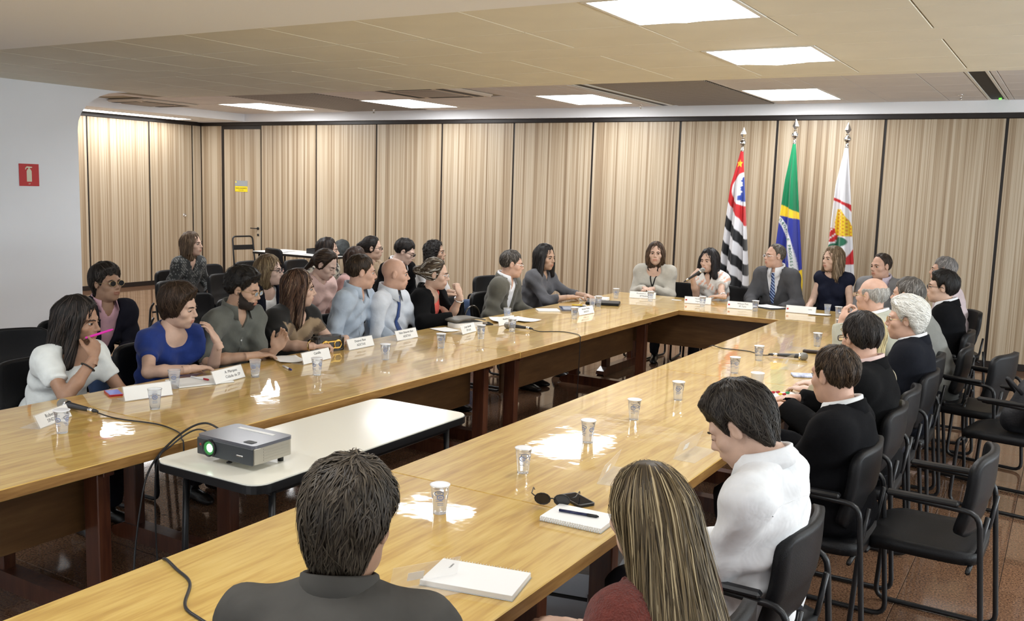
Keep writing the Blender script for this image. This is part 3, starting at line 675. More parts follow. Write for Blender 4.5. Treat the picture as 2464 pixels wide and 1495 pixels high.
# ================================================================ IMPLICIT SURFACES (bodies, clothes, hair)
f32 = np.float32
class Field:
    def __init__(s, lo, hi, h):
        s.lo = np.array(lo, f32); s.h = h; n = np.ceil((np.array(hi)-np.array(lo))/h).astype(int)+1
        s.ax = [(s.lo[i]+h*np.arange(n[i])).astype(f32) for i in range(3)]; s.F = np.full(n, 1.0, f32)
    def copy(s):
        o = Field.__new__(Field); o.lo = s.lo; o.h = s.h; o.ax = s.ax; o.F = s.F.copy(); return o
    def _box(s, lo, hi):
        sl = []
        for i in range(3):
            a = int(max(0, math.floor((lo[i]-s.lo[i])/s.h))); b = int(min(len(s.ax[i]), math.ceil((hi[i]-s.lo[i])/s.h)+1)); sl.append(slice(a, max(a, b)))
        return tuple(sl)
    def xyz(s, sl=None):
        sl = sl or (slice(None),)*3
        return s.ax[0][sl[0]][:, None, None], s.ax[1][sl[1]][None, :, None], s.ax[2][sl[2]][None, None, :]
    def put(s, sl, d, k, op):
        if op == '+':
            F = s.F[sl]
            if k > 0:
                hh = np.maximum(k-np.abs(F-d), 0)/k; s.F[sl] = np.minimum(F, d)-hh*hh*(k*.25)
            else: s.F[sl] = np.minimum(F, d)
        else:
            F = s.F[sl]; d = -d
            if k > 0:
                hh = np.maximum(k-np.abs(F-d), 0)/k; s.F[sl] = np.maximum(F, d)+hh*hh*(k*.25)
            else: s.F[sl] = np.maximum(F, d)
    def cap(s, a, b, ra, rb=None, k=.02, op='+', M=.05):
        rb = ra if rb is None else rb; a = np.array(a, f32); b = np.array(b, f32); R = max(ra, rb)+M
        sl = s._box(np.minimum(a, b)-R, np.maximum(a, b)+R); x, y, z = s.xyz(sl)
        if 0 in (x.size, y.size, z.size): return s
        ab = b-a; L = float(ab@ab)+1e-9
        t = ((x-a[0])*ab[0]+(y-a[1])*ab[1]+(z-a[2])*ab[2])/L; t = np.clip(t, 0, 1)
        d = np.sqrt((x-a[0]-t*ab[0])**2+(y-a[1]-t*ab[1])**2+(z-a[2]-t*ab[2])**2)-(ra+(rb-ra)*t)
        s.put(sl, d, k, op); return s
    def ell(s, c, r, k=.02, op='+', rot=None, M=.05):
        c = np.array(c, f32); r = np.array(r, f32); R = float(r.max())+M if rot is not None else r+M
        sl = s._box(c-R, c+R); x, y, z = s.xyz(sl)
        if 0 in (x.size, y.size, z.size): return s
        x = x-c[0]; y = y-c[1]; z = z-c[2]
        if rot is not None:   # rot: 3x3, columns = ellipsoid axes
            x, y, z = (x*rot[0, i]+y*rot[1, i]+z*rot[2, i] for i in range(3))
        k0 = np.sqrt((x/r[0])**2+(y/r[1])**2+(z/r[2])**2); k1 = np.sqrt((x/r[0]**2)**2+(y/r[1]**2)**2+(z/r[2]**2)**2)+1e-6
        s.put(sl, k0*(k0-1)/k1, k, op); return s
    def at(s, p):
        q = (p-s.lo)/s.h; q = np.clip(q, 0, np.array(s.F.shape)-1.001); i = q.astype(int); t = q-i
        F = s.F; r = 0
        for a in (0, 1):
            for b in (0, 1):
                for c in (0, 1):
                    r = r+F[i[:, 0]+a, i[:, 1]+b, i[:, 2]+c]*np.where(a, t[:, 0], 1-t[:, 0])*np.where(b, t[:, 1], 1-t[:, 1])*np.where(c, t[:, 2], 1-t[:, 2])
        return r
    def grad(s, p, e=None):
        e = e or s.h; g = np.stack([s.at(p+np.eye(3)[i]*e)-s.at(p-np.eye(3)[i]*e) for i in range(3)], 1)
        return g/(np.linalg.norm(g, axis=1, keepdims=True)+1e-9)
    def net(s, iso=0.0):
        G = s.F-iso; S = G < 0; n = np.array(S.shape)-1
        cnt = np.zeros(n, np.int8)
        for a in (0, 1):
            for b in (0, 1):
                for c in (0, 1): cnt += S[a:n[0]+a, b:n[1]+b, c:n[2]+c]
        I = np.argwhere((cnt > 0) & (cnt < 8))
        if not len(I): return np.zeros((0, 3)), np.zeros((0, 4), int)
        idx = np.full(n, -1, np.int32); idx[I[:, 0], I[:, 1], I[:, 2]] = np.arange(len(I))
        C = [(a, b, c) for a in (0, 1) for b in (0, 1) for c in (0, 1)]
        V = [G[I[:, 0]+a, I[:, 1]+b, I[:, 2]+c] for a, b, c in C]
        pos = np.zeros((len(I), 3)); w = np.zeros(len(I))
        for e0 in range(8):
            for ax in range(3):
                if C[e0][ax]: continue
                e1 = C.index(tuple(C[e0][q]+(q == ax) for q in range(3)))
                m = (V[e0] < 0) != (V[e1] < 0); t = np.where(m, V[e0]/(V[e0]-V[e1]+1e-12), 0)
                p = np.tile(np.array(C[e0], float), (len(I), 1)); p[:, ax] = t
                pos += p*m[:, None]; w += m
        P = s.lo+(I+pos/w[:, None])*s.h
        Q = []
        for ax in range(3):
            u, v = [(1, 2), (2, 0), (0, 1)][ax]
            A = np.moveaxis(S, (ax, u, v), (0, 1, 2))
            D = np.argwhere(A[:-1, 1:-1, 1:-1] != A[1:, 1:-1, 1:-1])
            if not len(D): continue
            i, j, k = D[:, 0], D[:, 1]+1, D[:, 2]+1
            X = np.moveaxis(idx, (ax, u, v), (0, 1, 2))
            q = np.stack([X[i, j-1, k-1], X[i, j, k-1], X[i, j, k], X[i, j-1, k]], 1)
            fl = ~A[i, j, k]; q[fl] = q[fl][:, ::-1]; Q.append(q)
        Q = np.concatenate(Q); Q = Q[(Q >= 0).all(1)]
        return P, Q
def join_mesh(name, parts, mats):
    """parts: list of (verts, quads/tri list, material index or array, colours or None)"""
    vs = []; fs = []; mi = []; cl = []; o = 0; anyc = any(p[3] is not None for p in parts)
    for V, Q, m, c in parts:
        if len(V) == 0: continue
        vs.append(np.asarray(V, float)); fs.append(np.asarray(Q, int)+o); mi.append(np.full(len(Q), m) if np.isscalar(m) else np.asarray(m))
        if anyc: cl.append(np.tile(np.array(c, float), (len(V), 1)) if np.ndim(c) == 1 else np.asarray(c))
        o += len(V)
    V = np.concatenate(vs); Q = np.concatenate(fs); MI = np.concatenate(mi)
    me = bpy.data.meshes.new(name); me.vertices.add(len(V)); me.vertices.foreach_set('co', V.astype(f32).ravel())
    me.loops.add(Q.size); me.loops.foreach_set('vertex_index', Q.ravel().astype(np.int32))
    me.polygons.add(len(Q)); me.polygons.foreach_set('loop_start', (np.arange(len(Q))*4).astype(np.int32))
    for m in mats: me.materials.append(m)
    me.polygons.foreach_set('material_index', MI.astype(np.int32)); me.polygons.foreach_set('use_smooth', np.ones(len(Q), bool))
    if anyc: set_cols(me, np.concatenate(cl))
    me.update(calc_edges=True); return me
def mb_arrays(mb):
    V = np.array(mb.v, float); Q = np.array([(q+(q[-1],))[:4] if len(q) == 3 else q for q in mb.f if len(q) in (3, 4)], int)
    return V, Q
# ---------------------------------------------------------------- head templates
CR_C = np.array((0, -.012, .035)); CR_R = np.array((.077, .098, .092))
def head_field(sex, h):
    f = Field((-.105, -.135, -.2), (.105, .135, .15), h); m = sex == 'm'
    f.ell(CR_C, (.074, .095, .088), 0)
    f.ell((0, .028, -.03), (.060 if m else .057, .066, .084), .03)
    f.ell((0, .030, -.075), (.053 if m else .046, .052, .038), .03)
    f.ell((0, .072, -.098), (.021 if m else .016, .017, .016), .025)
    for s in (-1, 1):
        f.ell((s*.044, .056, -.022), (.022, .024, .02), .02)
        f.cap((s*.012, .084, .026), (s*.045, .070, .028), .010 if m else .007, None, .016)
    for s in (-1, 1): f.ell((s*.032, .098, .006), (.017, .018, .012), .014, '-')
    f.cap((0, .084, .022), (0, .108, -.020), .0065, .0095, .012); f.ell((0, .108, -.024), (.011, .011, .009), .01)
    for s in (-1, 1): f.ell((s*.011, .098, -.029), (.008, .010, .007), .008)
    f.ell((0, .082, -.058), (.03, .018, .02), .02)
    f.ell((0, .0985, -.0555), (.021, .008, .0055), .006); f.ell((0, .0965, -.0665), (.018, .008, .0065), .006)
    f.cap((-.024, .103, -.061), (.024, .103, -.061), .0028, None, .005, '-')
    for s in (-1, 1):
        f.ell((s*.078, -.006, .0), (.008, .019, .032), .008, rot=None); f.ell((s*.086, .002, .002), (.006, .010, .018), .006, '-')
    r = .056 if m else .046
    f.cap((0, -.022, -.06), (0, -.032, -.115), r, r*.98, .03)
    return f
HEADS = {}
def head_tpl(sex, h):
    key = (sex, h)
    if key not in HEADS:
        f = head_field(sex, h); V, Q = f.net(); c = V[Q].mean(1)
        lip = (np.abs(c[:, 0]) < .022) & (c[:, 1] > .088) & (c[:, 2] < -.0505) & (c[:, 2] > -.0725)
        HEADS[key] = (V, Q, lip, c)
    return HEADS[key]
def uv_sphere(c, r, n=10, m=8):
    mb = MB(); mb.lathe([(r*math.sin(PI*i/m), -r*math.cos(PI*i/m)) for i in range(m+1)], n, (0, 0, 0)); V, Q = mb_arrays(mb); return V, Q
# ---------------------------------------------------------------- hand templates (left hand, palm down, fingers +y, thumb +x)
HANDS = {}
POSES = {'relax': ((.25, .35, .3), .35, .1), 'flat': ((.06, .08, .08), .5, .05), 'fist': ((1.25, 1.45, .8), .9, .6), 'curl': ((.7, .8, .5), .55, .3), 'cup': ((.45, .55, .4), .75, .2)}
def hand_tpl(pose, h):
    key = (pose, h)
    if key in HANDS: return HANDS[key]
    (c1, c2, c3), th, tb = POSES[pose]
    f = Field((-.065, -.06, -.1), (.1, .21, .045), h)
    f.cap((0, -.05, 0), (0, .02, 0), .0245, .025, 0)
    f.ell((-.002, .05, 0), (.041, .052, .0155), .02); f.ell((.022, .03, -.006), (.022, .032, .015), .015)
    for i, (x, L, r) in enumerate(((.029, .072, .0088), (.0095, .080, .0090), (-.0105, .074, .0086), (-.029, .058, .0078))):
        p = np.array((x, .088-(.008 if i == 3 else 0)-(.003 if i == 0 else 0), .002)); a = 0; sp = x*1.6
        for k, (fr, cc) in enumerate(((.45, c1), (.30, c2), (.25, c3))):
            a += cc*(1+.06*i); d = np.array((sp*math.cos(a), math.cos(a), -math.sin(a))); d /= np.linalg.norm(d); q = p+d*L*fr
            f.cap(p, q, r*(1-.1*k), r*(1-.1*(k+1)), .006, M=.02); p = q
    p0 = np.array((.032, .018, -.006)); d = np.array((math.sin(th), math.cos(th)*.8, -.25-tb*.5)); d /= np.linalg.norm(d)
    p1 = p0+d*.042; d2 = np.array((math.sin(th)*.35-tb*.5, .9, -.3-tb)); d2 /= np.linalg.norm(d2); p2 = p1+d2*.03; p3 = p2+d2*.022
    f.cap(p0, p1, .0135, .011, .012, M=.02); f.cap(p1, p2, .0108, .0095, .005, M=.02); f.cap(p2, p3, .0095, .0075, .005, M=.02)
    HANDS[key] = f.net(); return HANDS[key]
# ---------------------------------------------------------------- hair
def hairline(y, pts):
    xs, zs = zip(*pts); return np.interp(y, xs, zs).astype(f32)
LINE = {'short': [(-.13, -.075), (-.06, -.07), (-.03, -.045), (-.012, .0), (.022, -.012), (.036, .03), (.06, .055), (.085, .078), (.1, .082)],
        'short_low': [(-.13, -.118), (-.06, -.110), (-.03, -.068), (-.012, .005), (.024, -.02), (.04, .03), (.06, .05), (.085, .072), (.1, .08)],
        'recede': [(-.13, -.07), (-.05, -.065), (-.03, -.045), (-.012, .0), (.02, -.01), (.026, .05), (.05, .098), (.07, .14), (.1, .2)],
        'cover': [(-.13, -.14), (.01, -.14), (.03, -.1), (.04, -.03), (.055, .04), (.075, .072), (.09, .085), (.1, .09)],
        'part': [(-.13, -.14), (.0, -.14), (.02, -.1), (.03, .0), (.05, .06), (.07, .1), (.085, .112), (.1, .12)]}
def hair_field(st):
    k = st['kind']; t = st.get('t', .014); L = st.get('len', .0); h = st.get('h', .0065)
    low = -.15-L; f = Field((-.16-abs(st.get('dx', 0)), -.2+min(0, st.get('dy', 0)), low), (.16+abs(st.get('dx', 0)), .15, .17), h)
    x, y, z = f.xyz()
    up = st.get('up', 0.0)
    line = hairline(y, LINE[st.get('line', 'short')])
    f.ell(CR_C+np.array((0, -.002, .0)), CR_R-.001, 0, M=.09)
    tap = np.clip((z-line)/.055, 0.12, 1); tap = tap*tap*(3-2*tap)
    topw = np.clip((z-.03)/.08, 0, 1)
    f.F = f.F-(t*tap+up*tap*topw*.9).astype(f32)
    if st.get('fluff'): f.F = f.F-(st['fluff']*tap*topw*(.6+.4*np.clip(y/.08, -1, 1))).astype(f32)
    if st.get('nape'): f.ell((0, -.06, -.035), (.064, .036, .07), .03)
    if k in ('short', 'recede'):
        f.F = np.maximum(f.F, (line-z)*.8)
    elif k == 'fringe':
        f.F = np.maximum(f.F, (line-z)*.8); f.F = np.maximum(f.F, (z-(.052-.15*y))*.9)
    else:
        # long: falls behind and beside the face
        f.F = np.maximum(f.F, (line-z)*.8) if k == 'tied' else f.F
        if k == 'long':
            w0, w1 = st.get('w', (.088, .095)); d0, d1 = st.get('d', (.085, .07)); yc = st.get('yc', -.04); dy = st.get('dy', 0.0); dx = st.get('dx', 0.0)
            n = 7 if L < .4 else 16
            for i in range(n):
                u = i/(n-1); zz = .03-u*(L+.06); 
                f.ell((dx*u, yc+dy*u, zz), (w0+(w1-w0)*u, d0+(d1-d0)*u, .05+.2*L/n), .03)
            for s in (-1, 1):
                if st.get('front'):
                    f.cap((s*.075, .02, .02), (s*(.085+.02*st['front']), .045*st['front'], -L*.8), .03, .028*st['front']+.004, .03)
        # window for face and throat
        fw = st.get('face', (.066, .08, .118))
        f.ell((st.get('fx', 0), .088, -.028+st.get('fz', 0)), fw, .012, '-'); f.cap((0, .07, -.08), (0, .1, -.3), .055, .07, .02, '-')
        if k == 'tied':
            b = st['bun']; f.cap((0, -.09, .0), b[0], .03, b[1], .03); f.cap(b[0], b[2], b[1], b[3], .02)
    if not st.get('ears') and k in ('short', 'recede', 'fringe', 'tied'):
        for s in (-1, 1): f.ell((s*.083, .0, -.004), (.022, .024, .036), .01, '-')
    cu = st.get('curl', 0.0)
    if cu:
        f.F = f.F+cu*(np.sin(x*95+3*np.sin(z*60))*np.sin(y*90+2)*np.sin(z*100+3*np.sin(x*50))).astype(f32)
    wv = st.get('wave', .0025)
    f.F = f.F+wv*(np.sin(x*140+z*25+2*np.sin(y*40))+.6*np.sin(y*120+z*18)).astype(f32)
    return f
def hair_geo(st, rg):
    f = hair_field(st); V, Q = f.net(); c1 = np.array(st['c1']); c2 = np.array(st.get('c2', np.array(st['c1'])*1.9)); c3 = np.array(st.get('c3', c2))
    parts = [(V, Q, 0, np.tile(c1*.8, (len(V), 1)))]
    N = st.get('n', 260); Lk = st.get('lock', .05); wd = st.get('width', .0038); seg = st.get('seg', 4)
    if len(V) == 0: return parts
    p = V[rg.integers(0, len(V), N)].copy(); crown = np.array(st.get('crown', (.01, -.045, .13)))
    mix = rg.random((N, 1)); col = c1+(c2-c1)*mix**1.5; hi = rg.random(N) < st.get('streak', .1); col[hi] = c3*(.7+.5*rg.random((hi.sum(), 1)))
    ln = Lk*(.55+.8*rg.random(N)); wob = rg.normal(0, st.get('mess', .25), (N, 3)); off = .0008+st.get('lift', .003)*rg.random(N)
    vs = []; down = np.array((0, 0, -1.0)); rig = []
    for sidx in range(seg+1):
        n = f.grad(p); p = p-(f.at(p)-off*(.4+sidx/seg))[:, None]*n
        d = p-crown
        if st['kind'] == 'long': d = d/np.linalg.norm(d, axis=1, keepdims=True)*(p[:, 2:3] > .05)*1.2+down*.9+np.array((0, -.15, 0))
        elif st.get('brush') is not None: d = d/np.linalg.norm(d, axis=1, keepdims=True)*.5+np.array(st['brush'])
        elif st['kind'] == 'tied': d = np.array(st['bun'][0])-p; d = d/np.linalg.norm(d, axis=1, keepdims=True)
        else: d = d/np.linalg.norm(d, axis=1, keepdims=True)+down*.25
        d = d+wob; d = d-(d*n).sum(1, keepdims=True)*n; d /= np.linalg.norm(d, axis=1, keepdims=True)+1e-9
        sd = np.cross(d, n); tp = math.sin(PI*(.18+.80*sidx/seg))
        vs.append(p-sd*wd*tp*.5); vs.append(p+n*wd*.25*tp); vs.append(p+sd*wd*tp*.5)
        p = p+d*(ln/seg)[:, None]*np.clip((p[:, 2]-f.lo[2]-.03)/.06, 0, 1)[:, None]
    A = np.stack(vs, 1)   # N, 3*(seg+1), 3
    fs = []; base = np.arange(N)[:, None]*(3*(seg+1))
    for k in range(seg):
        for e in (0, 1): fs.append(np.concatenate([base+3*k+e, base+3*k+e+1, base+3*k+3+e+1, base+3*k+3+e], 1))
    parts.append((A.reshape(-1, 3), np.concatenate(fs), 0, np.repeat(col, 3*(seg+1), 0)))
    return parts
M_hair = vcol_mat('hair', rough=.48, sheen=0.0); MATS['hair'].node_tree.nodes['Principled BSDF'].inputs['Specular IOR Level'].default_value = .22
M_eye = mat('eye_white', (.5, .48, .45), .2); M_iris = mat('iris_dark', (.02, .012, .008), .15)
# ---------------------------------------------------------------- materials for people
def cloth(name, col, rough=.8, var=.08, scale=14, bump=.28, bscale=9, sheen=.15):
    key = 'cloth_'+name; new = key not in MATS
    m = mat(key, col, rough, spec=.10 if max(col) < .03 else .18, var=var, vscale=(scale,)*3, bump=bump, bscale=bscale, sheen=sheen if max(col) > .1 else 0)
    if new:
        for n in m.node_tree.nodes:
            if n.type == 'TEX_NOISE' and abs(n.inputs['Scale'].default_value-bscale) < 1e-4 and n.outputs[0].links and n.outputs[0].links[0].to_node.type == 'BUMP':
                n.inputs['Distortion'].default_value = 0.5 if bscale < 40 else 0; n.inputs['Detail'].default_value = 3
            if n.type == 'BUMP': n.inputs['Distance'].default_value = .035 if bscale < 40 else .01
    return m
def skin(tone): return mat('skin_%d%d%d' % tuple(int(c*100) for c in tone), tone, .48, spec=.4, var=.06, vscale=(30, 30, 30), bump=.04, bscale=220)
def lipm(tone): return mat('lips_%d%d%d' % tuple(int(c*100) for c in tone), (tone[0]*.82, tone[1]*.60, tone[2]*.58), .4)
TONE = {'fair': (.58, .385, .29), 'pale': (.64, .45, .365), 'mid': (.46, .29, .20), 'tan': (.37, .215, .14), 'dark': (.28, .14, .08), 'ruddy': (.56, .345, .255)}
def v3(*a): return np.array(a, float)
def unit(v): v = np.asarray(v, float); return v/(np.linalg.norm(v)+1e-9)
def rotm(yaw, pitch=0, roll=0):
    """columns: right, forward, up; yaw about z, pitch>0 nods down, roll>0 tilts to the right"""
    return np.array((Matrix.Rotation(yaw, 3, 'Z') @ Matrix.Rotation(-pitch, 3, 'X') @ Matrix.Rotation(roll, 3, 'Y')))
def strip(pts, wid, nrm, side, th=.002):
    """flat band through pts with half widths wid; nrm normals, side vectors"""
    V = []; Q = []
    for i, p in enumerate(pts):
        for s in (-1, 1): V.append(p+side[i]*wid[i]*s+nrm[i]*th)
        for s in (1, -1): V.append(p+side[i]*wid[i]*s-nrm[i]*th)
    for i in range(len(pts)-1):
        for k in range(4): Q.append((4*i+k, 4*i+(k+1) % 4, 4*i+4+(k+1) % 4, 4*i+4+k))
    Q += [(3, 2, 1, 0), tuple(4*(len(pts)-1)+k for k in range(4))]
    return np.array(V), np.array(Q)
def obj_from(name, V, Q, m, parent, smooth=True):
    me = join_mesh(name, [(V, Q, 0, None)], [m]); return link(name, me, parent)
# glasses in head coordinates
def glasses_mb(shape='rect', wide=1.0, r=.0016):
    mb = MB()
    for s in (-1, 1):
        pts = []
        for k in range(14):
            a = 2*PI*k/14; c, d = math.cos(a), math.sin(a); e = .55 if shape == 'rect' else 1
            pts.append((s*.034+math.copysign(abs(c)**e, c)*.025*wide, .106-.06*abs(s*.034+c*.02)**1*0.35, .005+math.copysign(abs(d)**e, d)*(.014 if shape == 'rect' else .020)))
        mb.tube(pts, r, 5, closed=True)
        mb.tube([(s*.06, .099, .010), (s*.078, .07, .010), (s*.083, .0, .008), (s*.082, -.02, -.006)], r, 5)
    mb.tube([(-.011, .107, .008), (0, .111, .011), (.011, .107, .008)], r, 5)
    return mb
def lens_mb(shape='rect', wide=1.0):
    mb = MB()
    for s in (-1, 1):
        pts = []
        for k in range(14):
            a = 2*PI*k/14; c, d = math.cos(a), math.sin(a); e = .55 if shape == 'rect' else 1
            pts.append((s*.034+math.copysign(abs(c)**e, c)*.025*wide, .1065-.06*abs(s*.034+c*.02)*0.35, .005+math.copysign(abs(d)**e, d)*(.014 if shape == 'rect' else .020)))
        n = len(pts); cc = (s*.034, .1055, .005); mb.add([cc]+pts, [(0, 1+k, 1+(k+1) % n) for k in range(n)], 0, True)
    return mb
M_lens = bpy.data.materials.new('clear_lens'); _nt, _b = nodes_of(M_lens)
_b.inputs['Transmission Weight'].default_value = 1; _b.inputs['Roughness'].default_value = .02; _b.inputs['IOR'].default_value = 1.08; _b.inputs['Base Color'].default_value = (.96, .97, .97, 1)
M_sunlens = mat('dark_lens', (.012, .012, .014), .08, spec=.7)
M_wire = mat('gold_wire', (.6, .45, .22), .3, metal=1); M_blkframe = mat('black_frame', (.015, .013, .012), .3)
M_shoe = mat('black_shoe', (.012, .011, .011), .3, spec=.6)
_shoe = None
def shoe_tpl():
    global _shoe
    if _shoe is None:
        f = Field((-.07, -.1, -.02), (.07, .24, .14), .016)
        f.cap((0, -.03, .04), (0, .12, .028), .042, .036, 0); f.ell((0, .14, .022), (.043, .07, .028), .02); f.cap((0, -.03, .05), (0, -.02, .1), .04, .042, .03)
        x, y, z = f.xyz(); f.F = np.maximum(f.F, .002-z); _shoe = f.net()
    return _shoe
PEOPLE = []
def person(label, head, face, hip, sex='m', look=None, pitch=0, roll=0, tone='mid', bw=1.0, bd=1.0, hs=1.0, twist=0.0, top=None, hair=None, arms=None, legs=None, pants=None, tie=None, glasses=None, eyes='open', beard=None, lanyard=None, near=False, chair_label=None, chair_arms=True, extra=None, chair_group='black chairs in use', brow=(.02, .012, .008)):
    """head: world centre of the head; face: world angle the hips face; hip: world (x, y) of the seat"""
    rg = np.random.default_rng(abs(hash_s(label)) % 99991)
    fa = math.radians(face-90); R0 = rotm(fa); O = v3(hip[0], hip[1], 0)
    def loc(p): return R0.T @ (np.asarray(p, float)-O)
    e = empty('person', tuple(O), fa); tag(e, label, 'person', 'seated people')
    H = loc(head); yaw = math.radians((look if look is not None else face)-90)-fa; Rh = rotm(yaw, math.radians(pitch), math.radians(roll))
    m = sex == 'm'; tw = math.radians(twist); RS = rotm(tw); rs = RS[:, 0]; fw = RS[:, 1]
    pel = v3(0, 0, .56); N = H+Rh @ v3(0, -.032, -.085)*hs+v3(0, -.010, -.050)
    sp = N-pel; up = unit(sp); sl = np.linalg.norm(sp)/.46
    def at(t, bow=.02): return pel+sp*t-fw*bow*math.sin(PI*t)
    hT = .0115 if near else .0135
    sw = (.178 if m else .155)*bw
    S = {s: N+v3(0, 0, -.066)+rs*(.163 if m else .138)*bw*s+fw*.0 for s in (-1, 1)}
    l1, l2 = (.285, .255) if m else (.265, .235)
    arms = arms or {}; E = {}; Wr = {}; hands = {}
    for s, nm in ((-1, 'L'), (1, 'R')):
        a = arms.get(nm, 'lap')
        if a == 'lap': a = dict(tl=v3(s*.12, .30, .64), d=(-s*.35, 1, -.25), n=(0, 0, -1), pose='relax')
        elif a == 'table': a = dict(tl=v3(s*.13, .36, .785), d=(-s*.5, 1, -.05), n=(0, 0, -1), pose='relax')
        elif a == 'clasp': a = dict(tl=v3(s*.055, .34, .795), d=(-s*.9, .75, -.05), n=(s*.3, -.3, -1), pose='cup')
        elif a == 'down': a = dict(tl=v3(s*.25, .12, .52), d=(0, .4, -1), n=(-s, 0, 0), pose='relax')
        T = loc(a['t']) if 't' in a else a['tl']
        D = R0.T @ unit(a['dw']) if 'dw' in a else unit(a['d']); Np = R0.T @ unit(a['nw']) if 'nw' in a else unit(a['n'])
        d = T-S[s]; dl = np.linalg.norm(d); mx = (l1+l2)*.99
        if dl > mx: T = S[s]+d/dl*mx; d = T-S[s]; dl = mx
        aa = (l1*l1-l2*l2+dl*dl)/(2*dl); hh = math.sqrt(max(1e-6, l1*l1-aa*aa)); u = d/dl
        pole = a.get('pole', (s*.55, -.35, -.8)); pole = np.array(pole, float); pole = unit(pole-u*(pole@u))
        E[s] = S[s]+u*aa+pole*hh; Wr[s] = T; hands[s] = (D, Np, a.get('pose', 'relax'))
    allp = np.array([pel, N+v3(0, 0, .1), *S.values(), *E.values(), *Wr.values()])
    lo = np.minimum(allp.min(0)-.13, at(.4)-v3(.26, .2, .3)); hi = np.maximum(allp.max(0)+.13, at(.4)+v3(.26, .26, .2)); lo[2] = max(lo[2], .40)
    top = top or dict(kind='shirt', col=(.5, .5, .5))
    thick = top.get('thick', .010)
    # ---- torso field
    T = Field(lo, hi, hT)
    rotS = np.stack([rs, unit(np.cross(up, rs)), up], 1)
    T.ell(pel+v3(0, -.01, -.01), (.168*bw, .125*bd, .12), 0, rot=None)
    T.ell(at(.33)+fw*.012, (.158*bw*(1 if m else .92), .112*bd, .17*sl), .06, rot=rotS)
    if bd > 1.12: T.ell(at(.28)+fw*.06, (.13*bw, .10*bd, .13), .06, rot=rotS)
    T.ell(at(.68)+fw*.004, (.165*bw*(1 if m else .93), .108*(.5+.5*bd), .165*sl), .06, rot=rotS)
    for s in (-1, 1):
        T.cap(N+v3(0, 0, -.062)-fw*.005, S[s]+v3(0, 0, .004), .056, .052*bw, .05); T.cap(N+v3(0, 0, -.012)-fw*.012, S[s]+v3(0, 0, .012), .034, .030, .05)
        T.ell(S[s]-v3(0, 0, .014), (.048*bw, .052*bw, .06), .04)
        if not m: T.ell(at(.66)+fw*.088*bd+rs*s*.068*bw-up*.02, (.058*bw, .052, .06), .035)
    # ---- body: head, neck, upper chest, arms, hands in one mesh
    B = Field(lo, hi, hT)
    B.ell(at(.74), (.145*bw, .095*(.5+.5*bd), .13*sl), 0, rot=rotS)
    for s in (-1, 1):
        B.cap(N+v3(0, 0, -.06)-fw*.005, S[s], .054, .050*bw, .04); B.cap(N+v3(0, 0, -.008)-fw*.012, S[s]+v3(0, 0, .01), .034, .028, .04)
        if not m: B.ell(at(.66)+fw*.084*bd+rs*s*.066*bw-up*.02, (.055*bw, .05, .057), .035)
        k = .9 if m else .82; k *= (.5+.5*bw)
        B.cap(S[s], E[s], .050*k, .041*k, .03); B.cap(E[s], E[s]+(Wr[s]-E[s])*.4, .041*k, .040*k, .02); B.cap(E[s]+(Wr[s]-E[s])*.4, Wr[s], .040*k, .0265, .02)
    nr = .056 if m else .046
    B.cap(N-v3(0, 0, .03), H+Rh @ v3(0, -.03, -.11)*hs, nr*1.08*hs, nr*hs, .035)
    V, Q = B.net(); parts = [(V, Q, 0, None)]
    hh = .0048 if near else .0064
    hv, hq, lip, hc = head_tpl(sex, hh); hw = 1.0
    mi = np.where(lip, 1, 0)
    if beard is not None:
        bz = (hc[:, 2] < -.0) & (hc[:, 1] > -.004) & (hc[:, 2] > -.118) & ~lip & ~((hc[:, 2] > -.046) & (np.abs(hc[:, 0]) < .030) & (hc[:, 1] > .085) & (hc[:, 2] > -.042))
        jit = .006*np.sin(hc[:, 0]*900+hc[:, 2]*700)*np.sin(hc[:, 1]*800); bz &= (hc[:, 2] < -.008+jit-.75*np.clip(hc[:, 1]-.015, 0, .06)) & (hc[:, 1] > .004+jit-.12*(hc[:, 2]+.02)); mi = np.where(bz, 4, mi)
    parts.append((H+(hv*hs) @ Rh.T, hq, mi, None))
    ev, eq = uv_sphere((0, 0, 0), .0128)
    for s in (-1, 1):
        c = np.array((s*.0315, .0775, .006)); fc = ev[eq].mean(1); ir = fc[:, 1] > .0092
        parts.append((H+((ev+c)*hs) @ Rh.T, eq, np.where(ir, 3, 2), None))
        lim = {'open': .0035, 'down': -.006, 'half': .0005}[eyes]
        ld = (fc[:, 2] > lim) | (fc[:, 2] < -.0068); parts.append((H+((ev*1.09+c)*hs) @ Rh.T, eq[ld], 0, None))
        lm_ = MB().tube([(s*.0195, .0875, .0085), (s*.0265, .0925, .0115), (s*.036, .0915, .0115), (s*.0435, .0845, .0075)], [.0008, .0014, .0015, .0008], 4); lv, lq = mb_arrays(lm_); lz_ = {'open': 0, 'half': -.003, 'down': -.008}[eyes]
        parts.append((H+((lv+np.array((0, 0, lz_)))*hs) @ Rh.T, lq, 3, None))
        bm = MB().tube([(s*.014, .0955, .0225), (s*.03, .0925, .0275), (s*.048, .077, .022)], [.003, .0038, .0018], 5); bv, bq = mb_arrays(bm)
        parts.append((H+(bv*hs) @ Rh.T, bq, 5, None))
    for s in (-1, 1):
        D, Np, pose = hands[s]; hv2, hq2 = hand_tpl(pose, .0045 if near else .0055)
        y_ = D; z_ = -unit(Np-y_*(Np@y_)); x_ = np.cross(y_, z_); Mh = np.stack([x_, y_, z_], 1); sc = (1.0 if m else .92)
        v = hv2*sc; q = hq2
        if s == 1: v = v*np.array((-1, 1, 1)); q = q[:, ::-1]
        parts.append((Wr[s]+(v+np.array((0, .02, 0))) @ Mh.T, q, 0, None))
    tn = TONE[tone] if isinstance(tone, str) else tone
